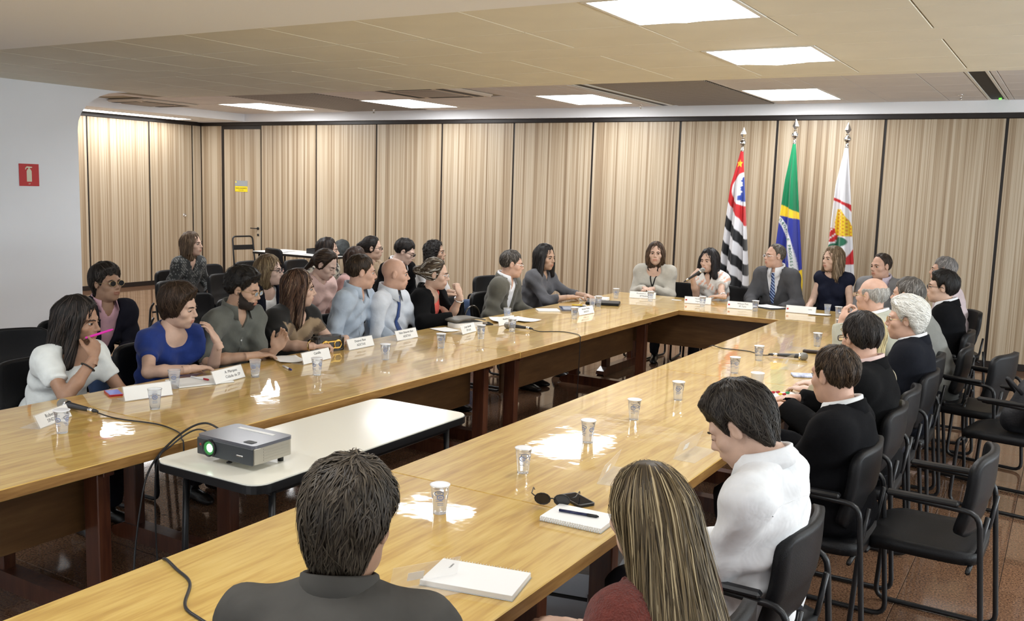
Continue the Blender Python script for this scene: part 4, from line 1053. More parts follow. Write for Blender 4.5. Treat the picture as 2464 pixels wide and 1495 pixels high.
    mats_ = [skin(tn), lipm(tn), M_eye, M_iris, mat('beard_%d' % int(1000*(beard or (0, 0, 0))[0]), beard or (.02, .015, .012), .7, bump=.5, bscale=300), mat('brow_%d' % int(1000*brow[0]), brow, .7)]
    link('body', join_mesh('body', parts, mats_), e)
    # ---- clothing
    kind = top['kind']; slv = top.get('sleeve', 4); loose = top.get('loose', 1.0)
    def sleeves(F, fr, extra=0.0):
        if fr < .3: return
        for s in (-1, 1):
            k = (.95 if m else .86)*(.5+.5*bw)*loose
            up_end = S[s]+(E[s]-S[s])*min(1, fr); rU = .050*k+extra; rE = .046*k+extra
            F.cap(S[s]-v3(0, 0, .012), up_end, rU, rU+(rE-rU)*min(1, fr), .058)
            if fr <= 1:   # square the sleeve end
                x, y, z = F.xyz(); n = unit(E[s]-S[s]); c = S[s]+(E[s]-S[s])*fr
                dpl = (x-c[0])*n[0]+(y-c[1])*n[1]+(z-c[2])*n[2]
                rad = np.sqrt((x-c[0])**2+(y-c[1])**2+(z-c[2])**2)
                F.F = np.where((rad < .09) & (dpl > -.04), np.maximum(F.F, dpl), F.F).astype(f32)
            else:
                w = E[s]+(Wr[s]-E[s])*(fr-1); F.cap(E[s], w, rE, (.040*k if fr < 1.9 else .035)+extra, .025)
                x, y, z = F.xyz(); n = unit(Wr[s]-E[s]); dpl = (x-w[0])*n[0]+(y-w[1])*n[1]+(z-w[2])*n[2]
                rad = np.sqrt((x-w[0])**2+(y-w[1])**2+(z-w[2])**2)
                F.F = np.where((rad < .062) & (dpl > -.025), np.maximum(F.F, dpl), F.F).astype(f32)
    def folds(F, A):
        x, y, z = F.xyz(); ph = rg.random(8)*6.3; zw = z-pel[2]-.10
        w = (.8+.8*np.exp(-(zw/.16)**2)).astype(f32)
        d = np.sin(58*z+5*np.sin(9*x+ph[0])+16*y+ph[1])*np.sin(7*x+ph[2]+5*z)
        d = d+.7*np.sin(36*z+34*x+4*np.sin(14*y+ph[3])+ph[4])*np.sin(11*y+6*z+ph[5])
        d = d+.6*np.sin(44*z-38*x+5*np.sin(10*y+ph[6])+ph[7])*np.sin(9*x+ph[2])
        F.F += (A*d*w).astype(f32)
    SL = {0: .24, 1: .55, 2: 1.0, 3: 1.5, 4: 1.96}
    suit = kind == 'suit'
    F = T.copy()
    if not suit: sleeves(F, SL[slv])
    folds(F, .0004 if suit else top.get('fold', .0018)*2.4)
    F.F -= thick if not suit else .004
    neck = top.get('neck', 'collar')
    nk = {'crew': .066, 'collar': .064, 'scoop': .075, 'v': .064, 'boat': .072}[neck]*(1 if m else .95)
    F.cap(N+v3(0, 0, (.012 if neck == 'collar' else -.02))+fw*.02, N+v3(0, 0, .15)+fw*.06, nk*(.92 if neck == 'collar' else 1), nk*1.15, .006, '-')
    if neck == 'scoop': F.ell(N+fw*.10+v3(0, 0, -.045), (.095, .085, .085), .01, '-')
    if neck == 'boat': F.ell(N+fw*.06+v3(0, 0, .0), (.10, .09, .05), .01, '-')
    x, y, z = F.xyz(); lx = (x-N[0])*rs[0]+(y-N[1])*rs[1]; ly = (x-N[0])*fw[0]+(y-N[1])*fw[1]; lz = z-N[2]
    if neck in ('v', 'collar') and top.get('open', .0) > 0:
        op = top['open']; d = np.abs(lx)-.055*np.clip((lz+op)/op, 0, 1)
        F.F = np.where(ly > .0, np.maximum(F.F, -d), F.F).astype(f32)
    if 'hem' in top: F.F = np.maximum(F.F, top['hem']-z)
    V, Q = F.net(); cols = top.get('cols')
    tm_ = top['mat'] if 'mat' in top else cloth(top.get('name', 'top_%d_%d_%d' % tuple(int(c*255) for c in top['col'])), top['col'], rough=top.get('rough', .8))
    nm_top = 'shirt' if suit else top.get('part', 'shirt')
    if cols:
        lV = np.stack([(V-N)@rs, (V-N)@fw, V[:, 2]-N[2]], 1); me = join_mesh(nm_top, [(V, Q, 0, np.array([cols(*p) for p in lV]))], [M_print])
    else: me = join_mesh(nm_top, [(V, Q, 0, None)], [tm_])
    link(nm_top, me, e)
    FS = F
    if suit:
        J = T.copy(); sleeves(J, SL[4]*.985, .006); folds(J, .0034); J.F -= top.get('jt', .017)
        J.cap(N+v3(0, 0, .018)+fw*.03, N+v3(0, 0, .15)+fw*.07, .074, .08, .006, '-')
        vb = top.get('vdepth', .36); d = np.abs(lx+.0)-.085*np.clip((lz+vb)/vb, 0, 1)**.8-.002
        band = np.clip(1-np.abs(d-.028)/.03, 0, 1)*np.clip((lz+vb)*8, 0, 1)*(ly > .0)*(lz < .02)
        J.F = J.F-(.007*(band > .05)).astype(f32)
        J.F = np.where(ly > .015, np.maximum(J.F, -d), J.F).astype(f32)
        V, Q = J.net(); jm = top['jmat'] if 'jmat' in top else cloth('suit_%d_%d_%d' % tuple(int(c*999) for c in top['jcol']), top['jcol'], rough=.9, bump=.12, bscale=160)
        link('jacket', join_mesh('jacket', [(V, Q, 0, None)], [jm]), e); FJ = J
        collar_ring(e, N, rs, fw, .080, .108, -.02, .036, 62, jm, 'jacket_collar', tilt=.40)
    if neck == 'collar' and not top.get('nocollar'):
        collar_ring(e, N, rs, fw, .068 if m else .059, .090 if m else .080, .0, .058, top.get('gap', 16 if tie else 34), top.get('cmat', tm_), 'collar', tilt=.34, point=.034)
    if not m and top.get('trimline'): pass
    # chest surface probe
    def chest(zrel, xrel=0.0, field=None):
        fld = field or FS; p = N+v3(0, 0, zrel)+rs*xrel; ts = np.arange(.0, .3, .004)[::-1]; P = p+ts[:, None]*fw
        val = fld.at(P); hit = np.argmax(val < 0); return P[hit] if (val < 0).any() else p+fw*.1
    if kind == 'shirt' and neck == 'collar' and near and not suit:
        z0 = -.06-top.get('open', 0)*.9; zs = np.linspace(z0, -.40, 10); pts = [chest(zz)+fw*.0015 for zz in zs]
        V, Q = strip(pts, [.014]*10, [fw]*10, [rs]*10, .0016); link('placket', join_mesh('placket', [(V, Q, 0, None)], [tm_]), e)
        bv, bq = mb_arrays(MB().lathe([(0, 0), (.0055, 0), (.0055, .002), (0, .002)], 10, M=Matrix.Rotation(-PI/2, 4, 'X')))
        for zz in np.arange(z0-.02, -.40, -.085): link('button', join_mesh('button', [(bv @ RS.T+chest(zz)+fw*.003, bq, 0, None)], [M_paper]), e)
    if top.get('yoke'):
        fld = FS; ts = np.arange(0, .3, .003)[::-1]; pts = []
        xs = np.linspace(-.165*bw, .165*bw, 17)
        for xx in xs:
            p = N+v3(0, 0, -.085-.25*abs(xx)**1.5)+rs*xx; P = p-ts[:, None]*fw; val = fld.at(P); hit = np.argmax(val < 0); pts.append(P[hit]-fw*.001 if (val < 0).any() else p)
        V, Q = mb_arrays(MB().tube([tuple(q) for q in pts], .0022, 5)); link('yoke_seam', join_mesh('yoke_seam', [(V, Q, 0, None)], [tm_]), e)
    if tie:
        zs = np.linspace(-.035, -.035-top.get('tielen', .36), 12); pts = [chest(zz)+fw*.006 for zz in zs]
        pts[0] = pts[1]+v3(0, 0, zs[0]-zs[1])-fw*.004
        wd = [.017, .021, .016]+[.018+.026*i/9 for i in range(9)]
        V, Q = strip(pts, wd, [fw]*12, [rs]*12, .004); link('tie', join_mesh('tie', [(V, Q, 0, None)], [tie]), e)
    if lanyard:
        lm, zb, badge = lanyard
        for s in (-1, 1):
            zs = np.linspace(.015, -zb, 9); pts = []
            for i, zz in enumerate(zs):
                u = i/8; pts.append(chest(zz if i else -.01, s*(.062*(1-u)+.004), FJ if suit and False else None)+fw*.008)
            V, Q = strip(pts, [.006]*9, [fw]*9, [rs]*9, .0015); link('lanyard', join_mesh('lanyard', [(V, Q, 0, None)], [lm]), e)
        if badge:
            p = chest(-zb-.05)+fw*.014; mb = MB().rbox(-.028, .028, -.001, .001, -.045, .045, .0005); V, Q = mb_arrays(mb)
            link('badge', join_mesh('badge', [(p+V @ RS.T, Q, 0, None)], [M_paper]), e)
    # ---- legs
    lg = legs or {}
    kn = lg.get('knee', (.40, .53)); ank = lg.get('ankle', (.36, .10)); spread = lg.get('spread', .11)
    K = {}; A = {}
    for s in (-1, 1):
        K[s] = v3(s*spread, kn[0], kn[1]); A[s] = v3(s*(spread-.01), ank[0]+(.05 if s > 0 else 0), ank[1])
    P = Field(np.array((-.30, -.2, .06)), np.array((.30, max(kn[0], ank[0])+.14, .72)), .024)
    P.ell(pel+v3(0, -.01, -.025), (.175*bw, .135*bd, .11), 0)
    for s in (-1, 1):
        P.cap(pel+v3(s*.085, .03, -.02), K[s], .088*bw, .066, .05); P.cap(K[s], A[s], .064, .052, .03)
    folds(P, .004); x, y, z = P.xyz(); P.F = np.maximum(P.F, .085-z); P.F = np.maximum(P.F, z-.64)
    V, Q = P.net(); pm_ = cloth('trousers_%d_%d_%d' % tuple(int(c*255) for c in (pants or (.02, .02, .025))), pants or (.02, .02, .025))
    link('trousers', join_mesh('trousers', [(V, Q, 0, None)], [pm_]), e)
    sv, sq = shoe_tpl()
    for s in (-1, 1):
        Ms = rotm(math.radians(-s*8)); link('shoe', join_mesh('shoe', [((sv*(1 if m else .9)) @ Ms.T+v3(A[s][0], A[s][1]-.02, 0), sq, 0, None)], [M_shoe]), e)
    # ---- hair, glasses
    if hair:
        hp = [(H+(v*hs) @ Rh.T, q, mi_, c) for v, q, mi_, c in hair_geo(hair, rg)]
        link('hair', join_mesh('hair', hp, [M_hair]), e)
    if glasses:
        sh, fm, lm = glasses; V, Q = mb_arrays(glasses_mb(sh, r=.0022 if fm is M_blkframe else .0015)); g = link('glasses', join_mesh('glasses', [(H+(V*hs) @ Rh.T, Q, 0, None)], [fm]), e)
        V, Q = mb_arrays(lens_mb(sh)); link('lens', join_mesh('lens', [(H+(V*hs) @ Rh.T, Q, 0, None)], [lm]), g)
    info = dict(e=e, H=H, Rh=Rh, N=N, rs=rs, fw=fw, S=S, E=E, W=Wr, hands=hands, R0=R0, O=O, chest=chest, hs=hs)
    if extra: extra(info)
    if chair_label: chair(hip[0]+.05*math.cos(math.radians(face)), hip[1]+.05*math.sin(math.radians(face)), face, chair_label, chair_group, chair_arms)
    PEOPLE.append(info); return info
def hash_s(s):
    h = 7
    for ch in s: h = (h*131+ord(ch)) % 1000003
    return h
def collar_ring(e, N, rs, fw, r0, r1, z0, z1, gap, m, name, tilt=.3, point=0.0):
    """folded collar: rises from r0 at z0 to z1, folds out to r1"""
    n = 26; V = []; Q = []; prof = [(r0+.004, z0), (r0, z1-.006), (r0+.005, z1), (r0+.011, z1-.004), (r1, z0-.006), (r1-.004, z0-.008), (r0+.007, z1-.010)]
    for i in range(n+1):
        a = math.radians(gap)+(2*PI-2*math.radians(gap))*i/n; front = max(0, math.cos(a))
        for j, (r, z) in enumerate(prof):
            zz = z-tilt*r*math.cos(a)*1.0-.012
            rr = r
            if j in (4, 5): zz -= point*front**3; rr += .012*front
            V.append(N+rs*(rr*math.sin(a))+fw*(rr*math.cos(a)*1.05+.008)+np.array((0, 0, zz)))
    k = len(prof)
    for i in range(n):
        for j in range(k-1): Q.append((i*k+j, i*k+j+1, (i+1)*k+j+1, (i+1)*k+j))
    link(name, join_mesh(name, [(np.array(V), np.array(Q), 0, None)], [m]), e)
M_print = vcol_mat('printed_fabric', rough=.8)

# ================================================================ PEOPLE
BLACKH = (.012, .010, .009); DKBR = (.030, .018, .011); BRN = (.062, .034, .018); DBLOND = (.15, .095, .045); BLOND = (.34, .24, .11); GREYH = (.22, .21, .20); WHITEH = (.72, .71, .66)
def SH(c1, c2=None, **k):
    d = dict(kind='short', c1=c1, c2=c2 or tuple(min(1, v*2.2+.01) for v in c1), t=.012, lock=.045, n=520); d.update(k); d['n'] = max(d['n'], 520); return d
def LG(c1, c2=None, **k):
    d = dict(kind='long', c1=c1, c2=c2 or tuple(min(1, v*2.4+.012) for v in c1), t=.014, len=.24, lock=.13, n=340, width=.0055, mess=.10, h=.008); d.update(k); d['n'] = int(d['n']*(1.7 if d['n'] < 1000 else 1)); return d
def suit(jcol, col=(.72, .73, .76), **k):
    d = dict(kind='suit', jcol=jcol, col=col); d.update(k); return d
def shirt(col, **k):
    d = dict(kind='shirt', col=col); d.update(k); return d
T_blue = cloth('tie_blue', (.035, .07, .21), .5)
def stripe_tie():
    m = bpy.data.materials.new('striped_tie'); nt, b = nodes_of(m); N, L = nt.nodes, nt.links
    tc = N.new('ShaderNodeTexCoord'); mp = N.new('ShaderNodeMapping'); mp.inputs['Rotation'].default_value = (0, .75, 0)
    w = N.new('ShaderNodeTexWave'); w.inputs['Scale'].default_value = 13; w.bands_direction = 'Z'
    L.new(tc.outputs['Object'], mp.inputs[0]); L.new(mp.outputs[0], w.inputs['Vector'])
    r = ramp(N, [(.0, (.015, .022, .10)), (.55, (.02, .035, .16)), (.62, (.25, .36, .58)), (1, (.30, .42, .62))]); L.new(w.outputs[0], r.inputs[0]); L.new(r.outputs[0], b.inputs['Base Color']); b.inputs['Roughness'].default_value = .5
    return m
T_stripe = stripe_tie(); T_red = cloth('tie_wine', (.10, .012, .02), .5); T_dark = cloth('tie_dark', (.03, .03, .05), .5)
M_lany = cloth('lanyard_black', (.015, .013, .013)); M_lanyr = cloth('lanyard_red', (.55, .02, .02))
GL_rect = ('rect', M_blkframe, M_lens); GL_wire = ('rect', M_wire, M_lens); GL_round = ('round', M_blkframe, M_lens); GL_silver = ('rect', M_chrome, M_lens)
def world(t): return dict(t=t)
ZA = .795
# -------- left row, at the oak tables, seen from the front and side
def pen_in_hand(i):
    # pink pen held before the mouth
    p = i['H']+i['Rh'] @ v3(.045, .135, -.035); d = unit(i['Rh'] @ v3(-.45, .75, .42))
    V, Q = mb_arrays(MB().tube([tuple(p-d*.065), tuple(p+d*.055), tuple(p+d*.075)], [.0065, .0065, .003], 8))
    o = join_mesh('pen', [(i['O']+V @ i['R0'].T, Q, 0, None)], [mat('pink_plastic', (.72, .03, .42), .3)])
    tag(link('pen', o), 'bright pink pen held at the mouth of the woman in white', 'pen')
def bracelet(side, m, f=.93, r=.034, wd=.006):
    def fn(i):
        a, b = i['E'][side], i['W'][side]; c = a+(b-a)*f; d = unit(b-a); s = unit(np.cross(d, v3(.3, .4, 1))); t = np.cross(d, s)
        pts = [tuple(c+s*r*math.cos(k*PI/8)+t*r*math.sin(k*PI/8)) for k in range(16)]
        V, Q = mb_arrays(MB().tube(pts, wd, 6, closed=True)); link('bracelet', join_mesh('bracelet', [(V, Q, 0, None)], [m]), i['e'])
    return fn
def both(*fs):
    def fn(i):
        for f in fs: f(i)
    return fn
def earring(i):
    for s in (-1, 1):
        V, Q = uv_sphere((0, 0, 0), .006, 8, 6); p = i['H']+i['Rh'] @ v3(s*.083, .004, -.042); link('earring', join_mesh('earring', [(V+p, Q, 0, None)], [M_chrome]), i['e'])
person('woman in white T-shirt covering her mouth with a hand and pink pen', (-4.44, 3.03, 1.085), 0, (-4.66, 3.0), 'f', look=28, pitch=10, tone='tan', top=shirt((.74, .77, .75), kind='tee', sleeve=1, neck='scoop', name='white_tee', part='t_shirt', fold=.0022),
       hair=LG(BLACKH, (.05, .038, .032), len=.27, w=(.092, .10), yc=-.055, dy=-.01, front=.7, n=700, line='cover', face=(.062, .078, .118), fz=-.005),
       arms=dict(R=dict(t=(-4.27, 2.99, .905), dw=(-.40, .42, .85), nw=(-.8, -.2, -.3), pose='curl', pole=(.5, .6, -1)), L=dict(t=(-4.16, 3.16, .70), dw=(.9, -.2, -.3), nw=(0, 0, -1), pose='relax')),
       pants=(.02, .02, .03), extra=both(pen_in_hand, bracelet(1, M_black, .80, .036, .004)), near=True, chair_label='black chair under the woman in white T-shirt', chair_arms=False)
person('short-haired woman in royal blue T-shirt resting her hand on her chin', (-4.47, 3.70, 1.095), 0, (-4.64, 3.70), 'f', look=26, pitch=14, roll=4, tone='fair', bw=1.08, top=shirt((.016, .038, .19), kind='tee', sleeve=1, neck='scoop', name='blue_tee', part='t_shirt'),
       hair=SH(DKBR, (.075, .045, .028), t=.022, line='cover', nape=True, ears=True, lock=.07, n=900, mess=.35, face=(.063, .08, .118), fluff=.012), eyes='half',
       arms=dict(L=dict(t=(-4.29, 3.83, .875), dw=(-.42, -.22, .9), nw=(-.8, -.5, -.2), pose='relax', pole=(-.2, .6, -1)), R=dict(t=(-4.14, 3.48, ZA), dw=(.2, 1, 0), nw=(0, 0, -1), pole=(.9, -.4, -.6))),
       near=True, chair_label='black chair under the woman in blue', chair_arms=False)
person('bearded man with glasses in grey-green short-sleeved shirt looking down', (-4.47, 4.20, 1.155), 0, (-4.66, 4.18), 'm', look=22, pitch=14, tone='mid', top=shirt((.12, .125, .11), sleeve=2, open=.13, name='grey_green_shirt', fold=.002),
       hair=SH(BLACKH, (.03, .024, .02), t=.022, up=.012, curl=.004, n=700, lock=.03, mess=.6, lift=.006), beard=(.026, .018, .014), glasses=('rect', M_wire, M_lens), eyes='down',
       arms=dict(L=dict(t=(-4.17, 4.16, .80), dw=(.5, .15, .75), nw=(.3, -.9, .2), pose='relax', pole=(.3, .5, -1)), R=dict(t=(-4.20, 4.0, .79), dw=(.3, .9, 0), nw=(0, 0, -1), pole=(.8, -.4, -.6))), near=True, chair_label='black chair under the bearded man', chair_arms=False)
def pr_band(x, y, z):
    wob = .02*math.sin(x*40)+.012*math.sin(x*90+z*30)
    if y > .02 and -.235+wob*.6 < z < -.085+wob*.5 and abs(x) < .19: return (.30, .215, .13) if math.sin(x*23+z*31) > -.75 else (.16, .11, .07)
    if y > .02 and -.40 < z < -.32 and math.sin(x*75)*math.sin(z*80+1) > .62: return (.30, .22, .14)
    return (.012, .011, .010)
person('woman with long straight brown hair in black top with beige band', (-4.53, 4.76, 1.115), 0, (-4.68, 4.70), 'f', look=42, pitch=6, tone='fair', bw=1.15, bd=1.15, top=shirt((.012, .011, .010), sleeve=1, neck='scoop', cols=pr_band, part='top'),
       hair=LG((.035, .018, .012), (.16, .085, .05), c3=(.36, .25, .16), streak=.08, len=.30, w=(.09, .098), n=700, front=.6, line='part', lock=.16),
       arms=dict(R=dict(t=(-4.14, 4.48, ZA), dw=(.55, .85, 0), nw=(0, 0, -1), pose='curl', pole=(.5, -.2, -.8)), L=dict(t=(-4.20, 4.86, .79), dw=(.5, -.8, 0), nw=(0, 0, -1), pose='relax')), extra=bracelet(1, M_wire, .92, .034, .005), near=True, chair_label='black chair under the woman in black and beige', chair_arms=False)
person('man in light blue open-necked shirt turning towards the head table', (-4.50, 5.38, 1.19), 0, (-4.66, 5.34), 'm', look=46, pitch=6, tone='ruddy', bw=1.05, twist=15, top=shirt((.40, .47, .56), sleeve=4, open=.11, name='light_blue_shirt', fold=.0026),
       hair=SH((.028, .018, .011), (.085, .055, .032), t=.010, n=420, lock=.032), arms=dict(R=dict(t=(-4.30, 5.20, .66), dw=(.8, .5, 0), nw=(0, 0, -1)), L=dict(t=(-4.28, 5.52, .66), dw=(.8, -.4, 0), nw=(0, 0, -1))), near=True, chair_label='black chair under the man in light blue shirt', chair_arms=False)
person('bald man in white shirt with plain blue tie', (-4.50, 5.78, 1.15), 0, (-4.66, 5.84), 'm', look=40, pitch=4, tone='ruddy', bw=1.1, bd=1.2, twist=12, top=shirt((.60, .64, .70), sleeve=4, name='white_blue_shirt', fold=.0024), tie=T_blue, hair=None,
       arms=dict(R=dict(t=(-4.28, 5.70, .66), dw=(.8, .5, 0), nw=(0, 0, -1)), L=dict(t=(-4.20, 6.04, .70), dw=(.8, -.3, -.2), nw=(0, 0, -1))), near=True, chair_label='black chair under the bald man with blue tie', chair_arms=False)
person('woman with streaked hair tied back, black blazer over coral top, chin on fist', (-4.47, 6.28, 1.12), 0, (-4.66, 6.24), 'f', look=30, pitch=8, tone='fair', bw=1.1, twist=10, top=dict(kind='suit', jcol=(.006, .006, .0065), col=(.72, .13, .10), neck='scoop', vdepth=.42),
       hair=dict(kind='tied', c1=(.05, .034, .022), c2=(.20, .15, .09), c3=(.62, .60, .54), streak=.22, t=.012, line='part', bun=((0, -.125, .005), .03, (0, -.155, .01), .034), lock=.10, n=420, width=.006, mess=.12, face=(.07, .085, .125)), glasses=GL_silver,
       arms=dict(L=dict(t=(-4.235, 6.30, .955), dw=(-.3, -.1, 1), nw=(-1, 0, -.2), pose='fist', pole=(.2, .5, -1)), R=dict(t=(-4.18, 6.12, ZA), dw=(.3, .9, 0), nw=(0, 0, -1), pole=(.9, -.2, -.5))), extra=both(earring, bracelet(-1, M_chrome, .86, .035, .007)), near=True, chair_label='black chair under the woman in black blazer', chair_arms=False)
person('man in grey-brown blazer and open white shirt', (-4.45, 7.46, 1.14), 0, (-4.64, 7.5), 'm', look=34, pitch=8, tone='ruddy', twist=8, top=suit((.105, .10, .082), neck='collar', open=.12, gap=38), hair=SH((.05, .042, .035), (.22, .2, .18), t=.009, n=320, lock=.03), glasses=GL_silver,
       arms=dict(R=dict(t=(-4.32, 7.36, .66), dw=(.8, .5, 0), nw=(0, 0, -1)), L=dict(t=(-4.30, 7.66, .66), dw=(.8, -.4, 0), nw=(0, 0, -1))), chair_label='black chair under the man in grey-brown blazer', chair_arms=False)
person('woman with long black hair in dark grey blouse near the table corner', (-4.50, 8.19, 1.165), 0, (-4.66, 8.22), 'f', look=-8, pitch=6, tone='mid', bw=1.12, bd=1.1, top=shirt((.095, .095, .105), sleeve=3, neck='v', open=.12, nocollar=True, name='grey_blouse', part='blouse', fold=.0022),
       hair=LG(BLACKH, (.035, .03, .03), len=.22, front=.8, n=420, line='part'), arms=dict(R=dict(t=(-4.20, 8.16, ZA), dw=(.6, .7, 0), nw=(0, 0, -1)), L=dict(t=(-4.14, 8.40, ZA), dw=(.8, -.5, 0), nw=(0, 0, -1))), chair_label='black chair under the woman in dark grey blouse', chair_arms=False)
# -------- people seated behind the left row
person('man with dark sunglasses, navy blazer and pink shirt behind the front row', (-5.66, 4.08, 1.11), -5, (-5.82, 3.98), 'm', look=4, pitch=-2, tone='tan', top=suit((.014, .014, .022), (.60, .36, .42), vdepth=.52, neck='collar', open=.10, gap=42), hair=SH((.016, .012, .010), (.07, .055, .045), t=.024, line='short_low', nape=True, ears=True, lock=.07, n=700, fluff=.008), glasses=('round', M_wire, M_sunlens),
       pants=(.04, .07, .15), arms=dict(R=dict(tl=v3(.13, .34, .66), d=(-.2, 1, -.5), n=(0, 0, -1), pose='curl'), L='lap'), chair_label='black chair under the man with sunglasses', chair_arms=True)
person('woman with brown bob in dark speckled blouse alone by the side wall', (-8.02, 6.82, 1.145), 0, (-8.20, 6.82), 'f', look=22, tone='fair', top=shirt((.05, .05, .05), sleeve=4, neck='v', open=.16, nocollar=True, cols=lambda x, y, z: (.20, .2, .19) if math.sin(x*210)*math.sin(z*190+y*150) > .55 else (.028, .03, .03), part='blouse'),
       hair=LG((.07, .042, .024), (.22, .15, .09), len=.12, n=300, line='part', front=.5), arms=dict(R='lap', L='lap'), chair_label='black chair under the woman in speckled blouse', chair_arms=False, extra=earring)
person('blonde woman with glasses and short bob in navy cardigan', (-5.72, 5.66, 1.10), 0, (-5.90, 5.6), 'f', look=26, pitch=2, tone='pale', top=dict(kind='suit', jcol=(.012, .013, .022), col=(.7, .7, .7), neck='scoop', vdepth=.5), hair=LG((.12, .078, .042), (.34, .25, .14), len=.09, n=380, w=(.092, .085), line='cover'), glasses=GL_rect, chair_label='black chair under the blonde woman with glasses', chair_arms=False)
person('woman in pale pink sweater looking down at her lap', (-5.52, 6.12, 1.135), 0, (-5.72, 6.1), 'f', look=14, pitch=28, tone='pale', top=shirt((.60, .42, .385), sleeve=4, neck='crew', name='pink_sweater', part='sweater'), eyes='down',
       hair=dict(kind='tied', c1=DKBR, c2=(.08, .05, .03), t=.013, line='part', bun=((0, -.11, -.02), .026, (.02, -.14, -.13), .018), lock=.09, n=300, width=.006, mess=.12, face=(.068, .085, .125)), chair_label='black chair under the woman in pink sweater', chair_arms=False)
person('dark-haired woman with red lanyard and patterned scarf in the second row', (-6.62, 7.38, 1.14), 0, (-6.8, 7.3), 'f', look=38, pitch=4, tone='fair', top=shirt((.5, .5, .45), sleeve=4, neck='crew', cols=lambda x, y, z: (.04, .04, .04) if math.sin(x*70+2*math.sin(z*50))*math.sin(z*60+y*40) > .1 else (.55, .5, .40), part='blouse'), hair=LG((.018, .012, .010), (.06, .04, .03), len=.16, n=260, line='part'), lanyard=(M_lanyr, .2, False), chair_label='black chair under the woman with red lanyard', chair_arms=False)
person('woman with long dark brown hair turned away behind the man in light blue', (-5.74, 6.80, 1.12), 10, (-5.92, 6.74), 'f', look=62, tone='fair', top=shirt((.5, .3, .28), sleeve=1, neck='crew', name='rose_top', part='top'), hair=LG((.032, .018, .013), (.10, .06, .04), len=.22, n=340, line='part'), chair_label='black chair under the woman turned away', chair_arms=False)
person('person with dark hair in a bun and black glasses in the last row', (-6.5, 7.95, 1.145), 0, (-6.68, 7.9), 'f', look=34, pitch=4, tone='fair', top=shirt((.4, .3, .2), sleeve=4, neck='crew', name='tan_top', part='top'), hair=dict(kind='tied', c1=BLACKH, c2=(.05, .035, .03), t=.012, line='part', bun=((0, -.12, .02), .03, (0, -.14, .02), .032), lock=.09, n=240, mess=.1, face=(.068, .085, .125)), glasses=GL_rect, chair_label='black chair under the person with bun and glasses', chair_arms=False,
       arms=dict(L=dict(tl=v3(-.06, .2, .98), d=(.3, -.2, 1), n=(0, -1, 0), pose='fist', pole=(-.4, .3, -1)), R='lap'))
person('man in black suit with wine-red tie and badge looking down', (-5.78, 7.58, 1.17), 0, (-6.0, 7.56), 'm', look=26, pitch=24, tone='pale', top=suit((.005, .005, .006), open=0, vdepth=.4), tie=T_red, hair=SH(BLACKH, (.035, .028, .025), t=.011, n=260), glasses=GL_rect, eyes='down', lanyard=(M_lany, .3, True), chair_label='black chair under the man in black suit', chair_arms=False)
person('curly black-haired woman in white top and blue jeans', (-5.92, 8.30, 1.12), 0, (-6.06, 8.34), 'f', look=26, tone='mid', top=shirt((.72, .72, .72), sleeve=2, neck='crew', name='white_top', part='top'), hair=LG(BLACKH, (.03, .024, .022), len=.12, curl=.009, w=(.10, .105), n=500, lock=.03, mess=.9, lift=.008, line='cover'), pants=(.055, .085, .16), legs=dict(knee=(.50, .56), ankle=(.55, .1)),
       arms=dict(R=dict(tl=v3(.08, .34, .68), d=(-.6, .8, 0), n=(0, 0, -1), pose='curl'), L=dict(tl=v3(-.06, .36, .69), d=(.6, .8, 0), n=(0, 0, -1), pose='curl')), chair_label='black armchair under the curly-haired woman in jeans')
# -------- head table
person('woman with brown bob in beige knit sweater and black lanyard, hands clasped', (-3.96, 9.74, 1.165), -82, (-3.98, 9.86), 'f', look=-70, tone='fair', bw=1.18, bd=1.1, top=shirt((.47, .445, .385), sleeve=4, neck='scoop', name='beige_knit', part='sweater', loose=1.15), hair=LG((.045, .026, .016), (.15, .095, .06), len=.10, n=360, line='part', front=.5, w=(.09, .10)), arms=dict(L='clasp', R='clasp'), lanyard=(M_lany, .22, False), extra=earring, chair_label='black chair under the woman in beige sweater', chair_arms=False)
def mic_held(i):
    p = loc_mic = None
def blouse(x, y, z): 
    v = math.sin(x*38+3)*math.sin(z*33+x*20+1)+.5*math.sin(x*120+z*60)
    return (.72, .40, .28) if v > .72 else (.76, .74, .70)
person('black-haired woman in white and peach blouse speaking into a microphone', (-3.34, 9.72, 1.13), -90, (-3.26, 9.86), 'f', look=-104, pitch=6, tone='fair', top=shirt((.75, .73, .70), sleeve=1, neck='v', open=.15, nocollar=True, cols=blouse, part='blouse', loose=1.2), eyes='half',
       hair=LG((.011, .009, .010), (.04, .035, .036), len=.20, n=420, line='part', front=.9, w=(.094, .105)), arms=dict(R=dict(t=(-3.415, 9.44, .965), dw=(.35, .10, .55), nw=(.75, .55, -.2), pose='fist', pole=(-.2, .3, -1)), L=dict(t=(-3.02, 9.30, ZA), dw=(-.9, -.2, 0), nw=(0, 0, -1), pole=(.6, -.2, -.7))), extra=bracelet(-1, M_chrome, .9, .033, .006), chair_label='black chair under the speaker', chair_arms=False)
person('balding man in grey suit with blue striped tie and rimless glasses', (-2.66, 9.80, 1.215), -92, (-2.64, 9.92), 'm', look=-138, tone='ruddy', bw=1.05, twist=-10, top=suit((.075, .075, .08)), tie=T_stripe, hair=SH((.09, .075, .06), (.22, .2, .17), line='recede', t=.006, n=260, lock=.03), glasses=GL_silver,
       arms=dict(R=dict(t=(-2.80, 9.52, .70), dw=(.3, -.9, 0), nw=(0, 0, -1)), L=dict(t=(-2.48, 9.50, .70), dw=(-.3, -.9, 0), nw=(0, 0, -1))), chair_label='black chair under the man with striped tie', chair_arms=False)
